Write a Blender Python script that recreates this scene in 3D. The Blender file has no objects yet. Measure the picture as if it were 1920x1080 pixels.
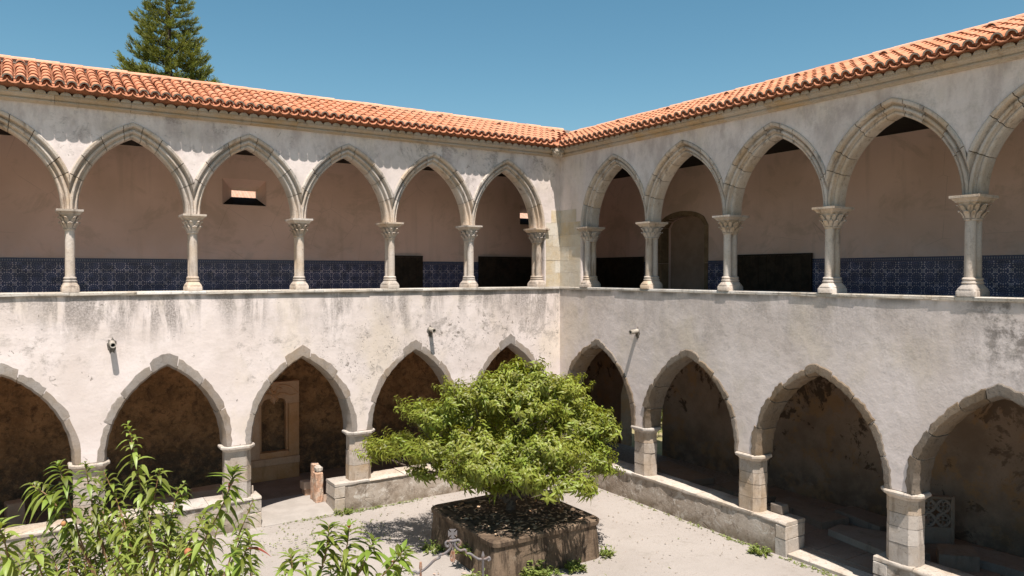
import bpy, bmesh, math, random
import numpy as np
from mathutils import Vector, Matrix, Euler
rnd = random.Random(7)
SC = bpy.context.scene
COL = SC.collection
PI = math.pi

# ------------------------------------------------------------------ camera, sky, sun, exposure
CAM = Vector((-13.177, -17.673, 5.88))
FWD = Vector((0.5453, 0.8382, 0.0)).normalized()
RGT = Vector((FWD.y, -FWD.x, 0.0))
cd = bpy.data.cameras.new('camera')
cd.sensor_width = 36.0
cd.lens = 1405.0 / 1920.0 * 36.0
cd.clip_start = 0.1
cd.clip_end = 1500.0
cam = bpy.data.objects.new('camera', cd)
COL.objects.link(cam)
tilt = math.atan(27.0 / 1405.0)
look = Vector((FWD.x * math.cos(tilt), FWD.y * math.cos(tilt), -math.sin(tilt)))
cam.location = CAM
cam.rotation_euler = look.to_track_quat('-Z', 'Y').to_euler()
SC.camera = cam

SUN = Vector((-0.13, -0.40, 1.0)).normalized()
w = bpy.data.worlds.new('World')
SC.world = w
w.use_nodes = True
wn, wl = w.node_tree.nodes, w.node_tree.links
wn.clear()
sky = wn.new('ShaderNodeTexSky')
sky.sky_type = 'NISHITA'
sky.sun_disc = False
sky.sun_elevation = math.asin(SUN.z)
sky.sun_rotation = PI + math.atan2(0.13, 0.40)
sky.air_density = 1.0
sky.dust_density = 0.6
sky.ozone_density = 1.0
hs = wn.new('ShaderNodeHueSaturation')
hs.inputs['Hue'].default_value = 0.476
hs.inputs['Saturation'].default_value = 1.2
bg = wn.new('ShaderNodeBackground')
bg.inputs[1].default_value = 0.070
wo = wn.new('ShaderNodeOutputWorld')
wl.new(sky.outputs[0], hs.inputs['Color'])
wl.new(hs.outputs[0], bg.inputs[0])
wl.new(bg.outputs[0], wo.inputs[0])
sd = bpy.data.lights.new('sun', 'SUN')
sd.energy = 5.0
sd.angle = math.radians(0.5)
sd.color = (1.0, 0.935, 0.87)
sun = bpy.data.objects.new('sun', sd)
COL.objects.link(sun)
sun.location = (-5, -20, 30)
sun.rotation_euler = SUN.to_track_quat('Z', 'Y').to_euler()
vs = SC.view_settings
vs.view_transform = 'Standard'
vs.look = 'None'
vs.exposure = 0.76
vs.gamma = 1.0
vs.use_curve_mapping = False
try:
    SC.cycles.max_bounces = 10
    SC.cycles.diffuse_bounces = 6
except Exception:
    pass

# ------------------------------------------------------------------ material helpers
class NT:
    def __init__(s, name, rough=0.9, spec=0.15):
        s.m = bpy.data.materials.new(name)
        s.m.use_nodes = True
        s.n, s.l = s.m.node_tree.nodes, s.m.node_tree.links
        s.b = s.n['Principled BSDF']
        s.b.inputs['Roughness'].default_value = rough
        s.b.inputs['Specular IOR Level'].default_value = spec
        g = s.n.new('ShaderNodeNewGeometry')
        s.pos = g.outputs['Position']
        s.normal = g.outputs['Normal']
        t = s.n.new('ShaderNodeTexCoord')
        s.obj = t.outputs['Object']
        oi = s.n.new('ShaderNodeObjectInfo')
        s.rand = oi.outputs['Random']
    def set(s, sock, v):
        if isinstance(v, bpy.types.NodeSocket):
            s.l.new(v, sock)
        elif isinstance(v, (tuple, list)):
            sock.default_value = (v[0], v[1], v[2], 1.0) if len(sock.default_value) == 4 else tuple(v)
        else:
            sock.default_value = v
    def mapv(s, vec, scale=(1, 1, 1), loc=(0, 0, 0)):
        m = s.n.new('ShaderNodeMapping')
        s.l.new(vec, m.inputs[0])
        m.inputs['Scale'].default_value = scale
        m.inputs['Location'].default_value = loc
        return m.outputs[0]
    def noise(s, scale, detail=5.0, vec=None, rough=0.55, dist=0.0, out=0):
        t = s.n.new('ShaderNodeTexNoise')
        s.l.new(vec if vec is not None else s.pos, t.inputs['Vector'])
        t.inputs['Scale'].default_value = scale
        t.inputs['Detail'].default_value = detail
        t.inputs['Roughness'].default_value = rough
        t.inputs['Distortion'].default_value = dist
        return t.outputs[out]
    def voro(s, scale, vec=None, feature='F1'):
        t = s.n.new('ShaderNodeTexVoronoi')
        t.feature = feature
        s.l.new(vec if vec is not None else s.pos, t.inputs['Vector'])
        t.inputs['Scale'].default_value = scale
        return t.outputs[0]
    def math(s, op, a, b=0.0, c=None, clamp=False):
        t = s.n.new('ShaderNodeMath')
        t.operation = op
        t.use_clamp = clamp
        s.set(t.inputs[0], a)
        s.set(t.inputs[1], b)
        if c is not None:
            s.set(t.inputs[2], c)
        return t.outputs[0]
    def rng(s, v, a, b, lo=0.0, hi=1.0):
        t = s.n.new('ShaderNodeMapRange')
        t.interpolation_type = 'SMOOTHSTEP'
        s.set(t.inputs[0], v)
        for i, x in enumerate((a, b, lo, hi)):
            t.inputs[i + 1].default_value = x
        return t.outputs[0]
    def mix(s, f, a, b, mode='MIX'):
        t = s.n.new('ShaderNodeMix')
        t.data_type = 'RGBA'
        t.blend_type = mode
        s.set(t.inputs[0], f)
        s.set(t.inputs[6], a)
        s.set(t.inputs[7], b)
        return t.outputs[2]
    def sep(s, v):
        t = s.n.new('ShaderNodeSeparateXYZ')
        s.l.new(v, t.inputs[0])
        return t.outputs[0], t.outputs[1], t.outputs[2]
    def bump(s, h, strength=0.3, dist=0.02):
        t = s.n.new('ShaderNodeBump')
        t.inputs['Strength'].default_value = strength
        t.inputs['Distance'].default_value = dist
        s.l.new(h, t.inputs['Height'])
        s.l.new(t.outputs[0], s.b.inputs['Normal'])
    def col(s, c):
        s.set(s.b.inputs['Base Color'], c)
    def done(s):
        return s.m

def make_plaster():
    """old limewash: blotches, rain streaks below the ledge, pits and scuffs"""
    t = NT('old_limewash')
    x, y, z = t.sep(t.pos)
    big = t.noise(0.7, 5, dist=0.6)
    mid = t.noise(3.2, 7, rough=0.65)
    fine = t.noise(22, 6, rough=0.7)
    c = t.mix(t.rng(big, 0.35, 0.7), (0.71, 0.622, 0.585), (0.60, 0.515, 0.47))
    c = t.mix(t.rng(mid, 0.5, 0.75, 0, 0.6), c, (0.50, 0.44, 0.38))
    # the pale ochre bloom near the corner
    och = t.math('MULTIPLY', t.rng(t.noise(0.9, 4, vec=t.mapv(t.pos, (1, 1, .6), (3, 1, 7))), 0.5, 0.72), 0.45)
    c = t.mix(och, c, (0.62, 0.52, 0.39))
    # rain streaks that run down from under the ledge
    st = t.noise(1.0, 6, vec=t.mapv(t.pos, (2.6, 2.6, 0.55)), rough=0.68, dist=0.5)
    patch = t.rng(t.noise(0.55, 3, vec=t.mapv(t.pos, (1, 1, .2), (11, 3, 0))), 0.44, 0.54)
    patch = t.math('MAXIMUM', patch, t.math('MULTIPLY', t.rng(x, -6.8, -4.5), t.rng(t.noise(0.9, 4, vec=t.mapv(t.pos, (1, 1, .3), (2, 8, 0))), 0.40, 0.52)))
    fall = t.rng(t.math('MULTIPLY_ADD', t.noise(1.3, 3, vec=t.mapv(t.pos, (1, 1, .1), (6, 2, 0))), 1.8, t.math('SUBTRACT', z, 0.9)), 4.2, 5.3)
    below = t.math('LESS_THAN', z, 5.45)
    sm = t.math('MULTIPLY', t.math('MULTIPLY', t.rng(st, 0.40, 0.55), patch), t.math('MULTIPLY', fall, below))
    grain = t.rng(t.noise(24, 6, rough=0.8), 0.36, 0.6, 0.35, 1.0)
    lw_ = t.rng(x, -.03, -.10, 0.30, 1.0)
    sm = t.math('MULTIPLY', t.math('MULTIPLY', sm, grain), lw_)
    c = t.mix(t.math('MULTIPLY', sm, 0.95), c, (0.19, 0.165, 0.15))
    # dark grime line directly under the ledge
    gl = t.math('MULTIPLY', t.rng(z, 5.27, 5.41), below)
    gl = t.math('MULTIPLY', gl, t.rng(t.noise(2.2, 6, vec=t.mapv(t.pos, (1, 1, .15))), 0.38, 0.6))
    c = t.mix(t.math('MULTIPLY', gl, 0.85), c, (0.19, 0.165, 0.14))
    # black mould patch far along the right wing and lighter ones on the left wing
    mp = t.math('MULTIPLY', t.rng(y, -11.0, -11.9), t.math('MULTIPLY', t.rng(z, 3.6, 5.0), below))
    mp = t.math('MULTIPLY', mp, t.rng(t.noise(3.0, 8, rough=0.75), 0.44, 0.6))
    c = t.mix(t.math('MULTIPLY', mp, 0.85), c, (0.13, 0.11, 0.095))
    # flaked pits, mostly toward the corner half of the left wing
    pz = t.math('MULTIPLY', t.rng(x, -7.5, -4.8), t.math('MULTIPLY', t.rng(z, 3.0, 3.6), t.rng(z, 5.2, 4.6)))
    pn = t.noise(7.5, 4, rough=0.7, dist=0.8)
    pz = t.math('MULTIPLY_ADD', pz, 0.055, -0.05)
    pit = t.rng(t.math('ADD', pn, pz), 0.605, 0.635)
    pitc = t.rng(t.noise(1.3, 3, vec=t.mapv(t.pos, (1, 1, 1), (4, 0, 2))), 0.42, 0.54)
    pit = t.math('MULTIPLY', t.math('MULTIPLY', pit, pitc), t.rng(x, -.03, -.10, 0.06, 1.0))
    c = t.mix(t.math('MULTIPLY', pit, 0.85), c, (0.17, 0.145, 0.12))
    z2 = t.math('MULTIPLY', t.math('MULTIPLY', t.rng(x, -8.2, -6.6), t.rng(x, -.03, -1.0)), t.math('MULTIPLY', t.rng(z, 2.9, 3.5), t.rng(z, 4.9, 4.2)))
    p2 = t.math('MULTIPLY', t.rng(t.noise(11, 6, rough=0.72, dist=1.4, vec=t.mapv(t.pos, (1, 1, 1.2), (3, 7, 5))), 0.575, 0.615), t.rng(t.noise(1.9, 4, vec=t.mapv(t.pos, (1, 1, 1), (6, 6, 6))), 0.44, 0.56))
    p2 = t.math('MULTIPLY', p2, z2)
    c = t.mix(t.math('MULTIPLY', p2, 0.85), c, (0.15, 0.125, 0.105))
    pit = t.math('MAXIMUM', pit, p2)
    scuff = t.rng(t.noise(16, 7, rough=0.8, vec=t.mapv(t.pos, (1, 1, 1.6))), 0.60, 0.70)
    scuff = t.math('MULTIPLY', scuff, t.rng(t.noise(0.9, 4, vec=t.mapv(t.pos, (1, 1, 1), (9, 9, 1))), 0.42, 0.58))
    scuff = t.math('MULTIPLY', scuff, t.rng(x, -.03, -.10, 0.25, 1.0))
    c = t.mix(t.math('MULTIPLY', scuff, 0.8), c, (0.33, 0.295, 0.26))
    wth = t.math('MULTIPLY', t.rng(t.noise(2.1, 9, rough=0.78, dist=0.3, vec=t.mapv(t.pos, (1, 1, 1.2), (5, 8, 4))), 0.52, 0.64), t.rng(t.noise(0.45, 3, vec=t.mapv(t.pos, (1, 1, 1), (1, 6, 2))), 0.42, 0.56))
    wth = t.math('MAXIMUM', wth, t.math('MULTIPLY', t.math('MULTIPLY', t.rng(x, -7.0, -4.5), t.rng(z, 3.4, 4.3)), t.rng(t.noise(1.7, 9, rough=0.78, dist=0.4, vec=t.mapv(t.pos, (1, 1, .9), (8, 2, 6))), 0.51, 0.60)))
    wth = t.math('MULTIPLY', wth, t.rng(x, -.03, -.10, 0.35, 1.0))
    c = t.mix(t.math('MULTIPLY', wth, t.math('MULTIPLY', grain, 0.85)), c, (0.27, 0.235, 0.21))
    # upper spandrels: thin weathering, tinted to carry the eave shade's darker pinkish tone
    up = t.math('MULTIPLY', t.rng(z, 7.4, 9.2), t.rng(t.noise(1.6, 7, rough=0.7, vec=t.mapv(t.pos, (1.4, 1.4, .6))), 0.44, 0.66))
    c = t.mix(t.math('MULTIPLY', up, 0.5), c, (0.29, 0.225, 0.215))
    c = t.mix(t.rng(fine, 0.3, 0.7, 0, 0.16), c, (0.45, 0.40, 0.36))
    t.col(c)
    h = t.math('MULTIPLY_ADD', fine, 0.35, t.math('MULTIPLY', mid, 0.9))
    h = t.math('SUBTRACT', h, t.math('MULTIPLY', pit, 0.9))
    h = t.math('ADD', h, t.math('MULTIPLY', t.noise(1.6, 4), 1.2))
    t.bump(h, 0.32, 0.03)
    return t.done()

def make_stone(name, base, dark, warm, rnd_amt=0.25, grime=0.5, pitted=0.0, rscale=1.0):
    t = NT(name)
    n1 = t.noise(1.7 * rscale, 6, rough=0.62)
    n2 = t.noise(9 * rscale, 7, rough=0.7)
    n3 = t.noise(40, 5, rough=0.7)
    c = t.mix(t.rng(n1, 0.38, 0.66), base, warm)
    st = t.noise(1.0, 6, vec=t.mapv(t.pos, (6, 6, 1.3), (5, 2, 1)), rough=0.65)
    c = t.mix(t.math('MULTIPLY', t.rng(st, 0.52, 0.72), grime), c, dark)
    c = t.mix(t.math('MULTIPLY', t.rng(n2, 0.55, 0.75), grime * 0.8), c, dark)
    c = t.mix(t.rng(n3, 0.35, 0.7, 0, 0.25), c, dark)
    hv = t.n.new('ShaderNodeHueSaturation')
    t.l.new(c, hv.inputs['Color'])
    t.l.new(t.math('MULTIPLY_ADD', t.rand, rnd_amt * 1.6, 1.0 - rnd_amt * 0.8), hv.inputs['Value'])
    t.l.new(t.math('MULTIPLY_ADD', t.math('FRACT', t.math('MULTIPLY', t.rand, 7.31)), 0.5, 0.75), hv.inputs['Saturation'])
    c = hv.outputs[0]
    h = t.math('MULTIPLY_ADD', n3, 0.3, n2)
    if pitted > 0:
        v = t.rng(t.noise(26, 4, rough=0.6), 0.60, 0.68)
        c = t.mix(t.math('MULTIPLY', v, pitted), c, (0.09, 0.075, 0.06))
        h = t.math('SUBTRACT', h, t.math('MULTIPLY', v, 1.2))
    t.col(c)
    t.bump(h, 0.6, 0.02)
    return t.done()

def make_rubble():
    t = NT('bare_rubble_wall')
    x, y, z = t.sep(t.pos)
    c = t.mix(t.rng(t.noise(1.6, 7, rough=0.7), 0.36, 0.64), (0.22, 0.125, 0.062), (0.40, 0.225, 0.11))
    c = t.mix(t.rng(t.noise(5.5, 8, rough=0.75, dist=0.5), 0.46, 0.64, 0, 0.8), c, (0.085, 0.052, 0.032))
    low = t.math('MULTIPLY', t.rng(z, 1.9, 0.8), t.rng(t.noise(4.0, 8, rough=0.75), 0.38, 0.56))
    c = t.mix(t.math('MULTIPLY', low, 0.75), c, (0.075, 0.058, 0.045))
    c = t.mix(t.rng(t.noise(28, 5), 0.5, 0.75, 0, 0.4), c, (0.42, 0.28, 0.17))
    t.col(c)
    h = t.math('MULTIPLY_ADD', t.noise(7, 8, rough=0.7), 1.0, t.math('MULTIPLY', t.voro(5.0), 0.7))
    t.bump(h, 0.9, 0.06)
    return t.done()

def make_peeling():
    t = NT('peeling_gallery_plaster')
    x, y, z = t.sep(t.pos)
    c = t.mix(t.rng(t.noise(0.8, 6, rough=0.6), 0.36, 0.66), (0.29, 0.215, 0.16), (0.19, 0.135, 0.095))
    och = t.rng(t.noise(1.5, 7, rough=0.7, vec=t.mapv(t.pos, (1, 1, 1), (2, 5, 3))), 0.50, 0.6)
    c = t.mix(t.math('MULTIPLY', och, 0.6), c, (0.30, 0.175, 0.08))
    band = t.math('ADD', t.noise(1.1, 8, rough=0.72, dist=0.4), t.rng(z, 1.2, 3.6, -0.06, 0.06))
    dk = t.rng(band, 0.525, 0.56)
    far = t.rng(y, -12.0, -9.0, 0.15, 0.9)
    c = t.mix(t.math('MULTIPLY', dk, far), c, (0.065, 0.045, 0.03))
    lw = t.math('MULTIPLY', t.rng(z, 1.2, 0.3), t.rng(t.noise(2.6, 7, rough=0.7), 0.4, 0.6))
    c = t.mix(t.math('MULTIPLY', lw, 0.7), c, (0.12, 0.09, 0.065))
    c = t.mix(t.rng(t.noise(18, 6, rough=0.75), 0.5, 0.7, 0, 0.35), c, (0.17, 0.12, 0.085))
    t.col(c)
    t.bump(t.math('MULTIPLY_ADD', t.noise(12, 7, rough=0.7), 1.0, t.math('MULTIPLY', dk, -0.4)), 0.5, 0.03)
    return t.done()

def make_gallery():
    t = NT('gallery_plaster')
    c = t.mix(t.rng(t.noise(0.5, 5), 0.35, 0.68), (0.73, 0.53, 0.46), (0.62, 0.445, 0.375))
    st = t.noise(1.0, 5, vec=t.mapv(t.pos, (3, 3, .3)))
    c = t.mix(t.rng(st, 0.55, 0.75, 0, 0.25), c, (0.36, 0.27, 0.21))
    c = t.mix(t.rng(t.noise(14, 6, rough=0.75), 0.62, 0.72, 0, 0.2), c, (0.30, 0.22, 0.18))
    t.col(c)
    dp = t.rng(t.noise(0.8, 8, rough=0.7, dist=0.6, vec=t.mapv(t.pos, (1, 1, 1.4), (4, 4, 4))), 0.50, 0.62, 0, 0.35)
    c = t.mix(dp, c, (0.40, 0.29, 0.22))
    x, y, z = t.sep(t.pos)
    sk = t.math('MULTIPLY', t.rng(z, 6.9, 6.3), t.rng(t.noise(2.2, 7, rough=0.7), 0.42, 0.62, 0, 0.35))
    c = t.mix(sk, c, (0.62, 0.52, 0.50))
    cr = t.rng(t.voro(0.9, feature='DISTANCE_TO_EDGE'), 0.0, 0.006, 1.0, 0.0)
    cr = t.math('MULTIPLY', cr, t.rng(t.noise(0.7, 3), 0.52, 0.6, 0, 0.45))
    c = t.mix(cr, c, (0.25, 0.18, 0.14))
    t.col(c)
    t.bump(t.noise(9, 6), 0.2, 0.02)
    return t.done()

def make_azulejo():
    """flat glazed print: blue rosettes and small diamonds on off-white"""
    t = NT('blue_glazed_tile', rough=0.35, spec=0.4)
    x, y, z = t.sep(t.pos)
    u = t.math('ADD', x, y)
    P = 0.30
    fu = t.math('SUBTRACT', t.math('FRACT', t.math('DIVIDE', u, P)), 0.5)
    fz = t.math('SUBTRACT', t.math('FRACT', t.math('DIVIDE', t.math('ADD', z, 0.06), P)), 0.5)
    def rose(a, b, k, ph, inner):
        r = t.math('SQRT', t.math('ADD', t.math('MULTIPLY', a, a), t.math('MULTIPLY', b, b)))
        th = t.math('ARCTAN2', a, b)
        p = t.math('COSINE', t.math('MULTIPLY_ADD', th, k, ph))
        rr = t.math('MULTIPLY_ADD', p, inner, r)
        return r, rr
    r, rr = rose(fu, fz, 8.0, 0.0, 0.03)
    ring = t.math('MULTIPLY', t.math('GREATER_THAN', rr, 0.345), t.math('LESS_THAN', rr, 0.395))
    r3, rr3 = rose(fu, fz, 8.0, PI, 0.035)
    ring2 = t.math('MULTIPLY', t.math('GREATER_THAN', rr3, 0.175), t.math('LESS_THAN', rr3, 0.205))
    dots = t.math('GREATER_THAN', t.math('MULTIPLY', t.math('SINE', t.math('MULTIPLY', fu, 2 * PI * 7)), t.math('SINE', t.math('MULTIPLY', fz, 2 * PI * 7))), 0.62)
    gu = t.math('SUBTRACT', t.math('FRACT', t.math('ADD', fu, 1.0)), 0.5)
    gz = t.math('SUBTRACT', t.math('FRACT', t.math('ADD', fz, 1.0)), 0.5)
    r2, rr2 = rose(gu, gz, 4.0, 0.0, 0.045)
    star = t.math('MULTIPLY', t.math('GREATER_THAN', rr2, 0.10), t.math('LESS_THAN', rr2, 0.165))
    core = t.math('LESS_THAN', rr2, 0.04)
    th = t.math('ARCTAN2', fu, fz)
    bd = lambda lo, hi: t.math('MULTIPLY', t.math('GREATER_THAN', r, lo), t.math('LESS_THAN', r, hi))
    d1 = t.math('MULTIPLY', bd(.36, .455), t.math('GREATER_THAN', t.math('COSINE', t.math('MULTIPLY', th, 16.0)), -0.05))
    d2 = t.math('MULTIPLY', bd(.215, .265), t.math('GREATER_THAN', t.math('COSINE', t.math('MULTIPLY', th, 12.0)), 0.25))
    d3 = t.math('MULTIPLY', bd(.06, .10), t.math('GREATER_THAN', t.math('COSINE', t.math('MULTIPLY', th, 8.0)), 0.0))
    wht = t.math('MAXIMUM', t.math('MAXIMUM', d1, t.math('MULTIPLY', d2, 0.55)), t.math('MAXIMUM', t.math('MAXIMUM', star, core), t.math('MULTIPLY', d3, 0.4)))
    wht = t.math('MULTIPLY', wht, t.rng(t.noise(7, 4), 0.25, 0.6, 0.55, 1.0))
    c = t.mix(wht, (0.040, 0.049, 0.110), (0.52, 0.45, 0.46))
    tu = t.math('ABSOLUTE', t.math('SUBTRACT', t.math('FRACT', t.math('DIVIDE', u, P / 2)), 0.5))
    tz = t.math('ABSOLUTE', t.math('SUBTRACT', t.math('FRACT', t.math('DIVIDE', t.math('ADD', z, 0.06), P / 2)), 0.5))
    jt = t.math('GREATER_THAN', t.math('MAXIMUM', tu, tz), 0.488)
    wn_ = t.n.new('ShaderNodeTexWhiteNoise'); wn_.noise_dimensions = '2D'
    cb = t.n.new('ShaderNodeCombineXYZ')
    t.l.new(t.math('FLOOR', t.math('DIVIDE', u, P / 2)), cb.inputs[0]); t.l.new(t.math('FLOOR', t.math('DIVIDE', t.math('ADD', z, 0.06), P / 2)), cb.inputs[1])
    t.l.new(cb.outputs[0], wn_.inputs['Vector'])
    hv = t.n.new('ShaderNodeHueSaturation'); t.l.new(c, hv.inputs['Color'])
    t.l.new(t.math('MULTIPLY_ADD', wn_.outputs[0], 0.7, 0.65), hv.inputs['Value'])
    c = hv.outputs[0]
    c = t.mix(t.math('MULTIPLY', jt, 0.6), c, (0.20, 0.18, 0.18))
    c = t.mix(t.rng(t.noise(2.5, 5), 0.4, 0.7, 0, 0.35), c, (0.05, 0.06, 0.12))
    t.col(c)
    t.bump(t.math('MULTIPLY', jt, -1.0), 0.4, 0.003)
    return t.done()

def make_border():
    t = NT('blue_glazed_border', rough=0.35, spec=0.4)
    x, y, z = t.sep(t.pos)
    u = t.math('ADD', x, y)
    a = t.math('SINE', t.math('MULTIPLY', u, 2 * PI / 0.05))
    zz = t.math('MULTIPLY', t.math('GREATER_THAN', z, 6.19), t.math('LESS_THAN', z, 6.235))
    c = t.mix(t.math('MULTIPLY', t.math('GREATER_THAN', a, 0.2), zz), (0.035, 0.045, 0.10), (0.20, 0.19, 0.22))
    t.col(c)
    return t.done()

def make_tile(name, base, alt, lich=0.25):
    t = NT(name, rough=0.85)
    n = t.noise(3.0, 5, vec=t.obj)
    r2 = t.math('FRACT', t.math('MULTIPLY', t.rand, 13.7))
    c = t.mix(t.rand, base, alt)
    c = t.mix(t.math('MULTIPLY', t.math('GREATER_THAN', r2, 0.86), 0.35), c, (0.30, 0.12, 0.06))
    c = t.mix(t.rng(t.noise(7, 6, rough=0.7), 0.45, 0.72, 0, 0.45), c, (0.40, 0.165, 0.085))
    c = t.mix(t.rng(t.noise(2.2, 7, rough=0.75, vec=t.mapv(t.pos, (1, 1, 1), (3, 8, 1))), 0.56, 0.7, 0, lich), c, (0.52, 0.40, 0.29))
    c = t.mix(t.rng(t.noise(45, 4), 0.5, 0.75, 0, 0.25), c, (0.25, 0.10, 0.055))
    c = t.mix(t.rng(t.noise(5.5, 7, rough=0.78, vec=t.mapv(t.pos, (1, 1, 1), (6, 1, 4))), 0.56, 0.70, 0, 0.55), c, (0.17, 0.105, 0.075))
    t.col(c)
    t.bump(t.noise(30, 5), 0.3, 0.008)
    return t.done()

def make_simple(name, a, b, scale=6.0, bump=0.4, rough=0.9, lo=0.35, hi=0.65, dist=0.02, detail=6, spec=0.15, rv=0.0):
    t = NT(name, rough, spec)
    n = t.noise(scale, detail, rough=0.65)
    c = t.mix(t.rng(n, lo, hi), a, b)
    if rv:
        hv = t.n.new('ShaderNodeHueSaturation')
        t.l.new(c, hv.inputs['Color'])
        t.l.new(t.math('MULTIPLY_ADD', t.rand, rv * 2, 1 - rv), hv.inputs['Value'])
        c = hv.outputs[0]
    t.col(c)
    if bump:
        t.bump(t.noise(scale * 3, 6, rough=0.7), bump, dist)
    return t.done()

def make_ground():
    t = NT('pale_gravel_paving')
    x, y, z = t.sep(t.pos)
    c = t.mix(t.rng(t.noise(0.35, 6, rough=0.6), 0.36, 0.66), (0.325, 0.290, 0.262), (0.280, 0.247, 0.221))
    c = t.mix(t.rng(t.noise(2.4, 8, rough=0.75), 0.52, 0.72, 0, 0.5), c, (0.20, 0.175, 0.145))
    c = t.mix(t.rng(t.noise(60, 4, rough=0.8), 0.54, 0.68, 0, 0.7), c, (0.14, 0.12, 0.10))
    c = t.mix(t.rng(t.noise(95, 2, vec=t.mapv(t.pos, (1, 1, 1), (7, 3, 0))), 0.58, 0.68, 0, 0.6), c, (0.37, 0.335, 0.305))
    sp = t.math('MULTIPLY', t.rng(t.noise(11, 6, rough=0.75), 0.60, 0.68), t.rng(t.noise(0.8, 4, vec=t.mapv(t.pos, (1, 1, 1), (2, 9, 0))), 0.48, 0.62))
    c = t.mix(t.math('MULTIPLY', sp, 0.6), c, (0.13, 0.11, 0.06))
    t.col(c)
    h = t.math('MULTIPLY_ADD', t.noise(70, 4, rough=0.8), 0.6, t.noise(6, 6))
    t.bump(h, 0.5, 0.02)
    return t.done()

def make_planter_mat():
    t = NT('shade_darkened_planter_render')
    x, y, z = t.sep(t.pos)
    c = t.mix(t.rng(t.noise(1.8, 7, rough=0.7), 0.36, 0.62), (0.105, 0.072, 0.048), (0.19, 0.135, 0.092))  # base browns darkened to stand for the tree's dappled shade
    st = t.noise(1.0, 7, vec=t.mapv(t.pos, (7, 7, 0.9)), rough=0.7)
    c = t.mix(t.rng(st, 0.46, 0.62, 0, 0.9), c, (0.05, 0.035, 0.025))
    c = t.mix(t.rng(t.noise(14, 7, rough=0.75), 0.52, 0.68, 0, 0.7), c, (0.10, 0.075, 0.05))
    c = t.mix(t.rng(t.noise(3.3, 7, rough=0.8, vec=t.mapv(t.pos, (1, 1, 1), (1, 2, 9))), 0.58, 0.66, 0, 0.4), c, (0.30, 0.24, 0.18))
    t.col(c)
    t.bump(t.noise(16, 7, rough=0.7), 0.6, 0.03)
    return t.done()

def make_floor():
    t = NT('worn_floor_flags')
    x, y, z = t.sep(t.pos)
    c = t.mix(t.rng(t.noise(1.1, 6), 0.36, 0.66), (0.30, 0.225, 0.175), (0.22, 0.16, 0.12))
    c = t.mix(t.rng(t.noise(20, 5), 0.45, 0.7, 0, 0.4), c, (0.14, 0.10, 0.08))
    t.col(c)
    t.bump(t.noise(18, 6), 0.4, 0.015)
    return t.done()

def make_leaf(name, a, b, trans=0.35, gloss=0.42):
    t = NT(name, rough=gloss, spec=0.42)
    n = t.noise(1.3, 3)
    c = t.mix(t.rng(n, 0.38, 0.64), a, b)
    at = t.n.new('ShaderNodeAttribute')
    at.attribute_name = 'tint'
    hv = t.n.new('ShaderNodeHueSaturation')
    t.l.new(c, hv.inputs['Color'])
    t.l.new(t.math('MULTIPLY_ADD', at.outputs['Fac'], 0.75, 0.62), hv.inputs['Value'])
    t.l.new(t.math('MULTIPLY_ADD', at.outputs['Fac'], 0.035, 0.485), hv.inputs['Hue'])
    c = hv.outputs[0]
    t.col(c)
    tr = t.n.new('ShaderNodeBsdfTranslucent')
    t.l.new(t.mix(1.0, c, (1.35, 1.25, 0.55), 'MULTIPLY'), tr.inputs[0])
    mx = t.n.new('ShaderNodeMixShader')
    mx.inputs[0].default_value = trans
    out = t.n['Material Output']
    t.l.new(t.b.outputs[0], mx.inputs[1])
    t.l.new(tr.outputs[0], mx.inputs[2])
    t.l.new(mx.outputs[0], out.inputs[0])
    return t.done()

M = {}
M['plaster'] = make_plaster()
M['stone'] = make_stone('carved_limestone', (0.53, 0.46, 0.40), (0.155, 0.12, 0.098), (0.49, 0.395, 0.305), 0.2, 0.8)
M['ring_grey'] = make_stone('grey_ring_stone', (0.305, 0.265, 0.235), (0.15, 0.122, 0.098), (0.28, 0.225, 0.175), 0.18, 0.5)
M['ring_rough'] = make_stone('eroded_ring_stone', (0.215, 0.175, 0.138), (0.075, 0.058, 0.044), (0.20, 0.15, 0.105), 0.22, 0.75, 0.8)
M['pier'] = make_stone('pier_stone', (0.46, 0.395, 0.335), (0.20, 0.155, 0.12), (0.41, 0.32, 0.235), 0.15, 0.65, 0.25)
def make_low():
    t = NT('peeling_low_wall_render')
    x, y, z = t.sep(t.pos)
    c = t.mix(t.rng(t.noise(1.4, 7, rough=0.7), 0.36, 0.64), (0.40, 0.345, 0.29), (0.29, 0.235, 0.185))
    c = t.mix(t.rng(t.noise(2.6, 8, rough=0.75, dist=0.6, vec=t.mapv(t.pos, (1, 1, 1.3), (3, 3, 8))), 0.54, 0.58, 0, 0.7), c, (0.52, 0.475, 0.42))
    c = t.mix(t.rng(t.noise(4.2, 8, rough=0.78, vec=t.mapv(t.pos, (1, 1, .8), (7, 1, 2))), 0.50, 0.62, 0, 0.75), c, (0.15, 0.115, 0.085))
    lw = t.math('MULTIPLY', t.rng(z, .35, .0), t.rng(t.noise(3, 6), 0.35, 0.6))
    c = t.mix(t.math('MULTIPLY', lw, 0.75), c, (0.14, 0.105, 0.07))
    c = t.mix(t.rng(t.noise(30, 6, rough=0.8), 0.5, 0.7, 0, 0.5), c, (0.17, 0.135, 0.105))
    cr = t.rng(t.voro(3.2, vec=None, feature='DISTANCE_TO_EDGE'), 0.0, 0.018, 1.0, 0.0)
    cr = t.math('MULTIPLY', cr, t.rng(t.noise(1.2, 3), 0.5, 0.6))
    c = t.mix(t.math('MULTIPLY', cr, 0.7), c, (0.08, 0.06, 0.045))
    t.col(c)
    t.bump(t.math('SUBTRACT', t.noise(11, 7, rough=0.7), cr), 0.5, 0.03)
    return t.done()
M['low'] = make_low()
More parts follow.
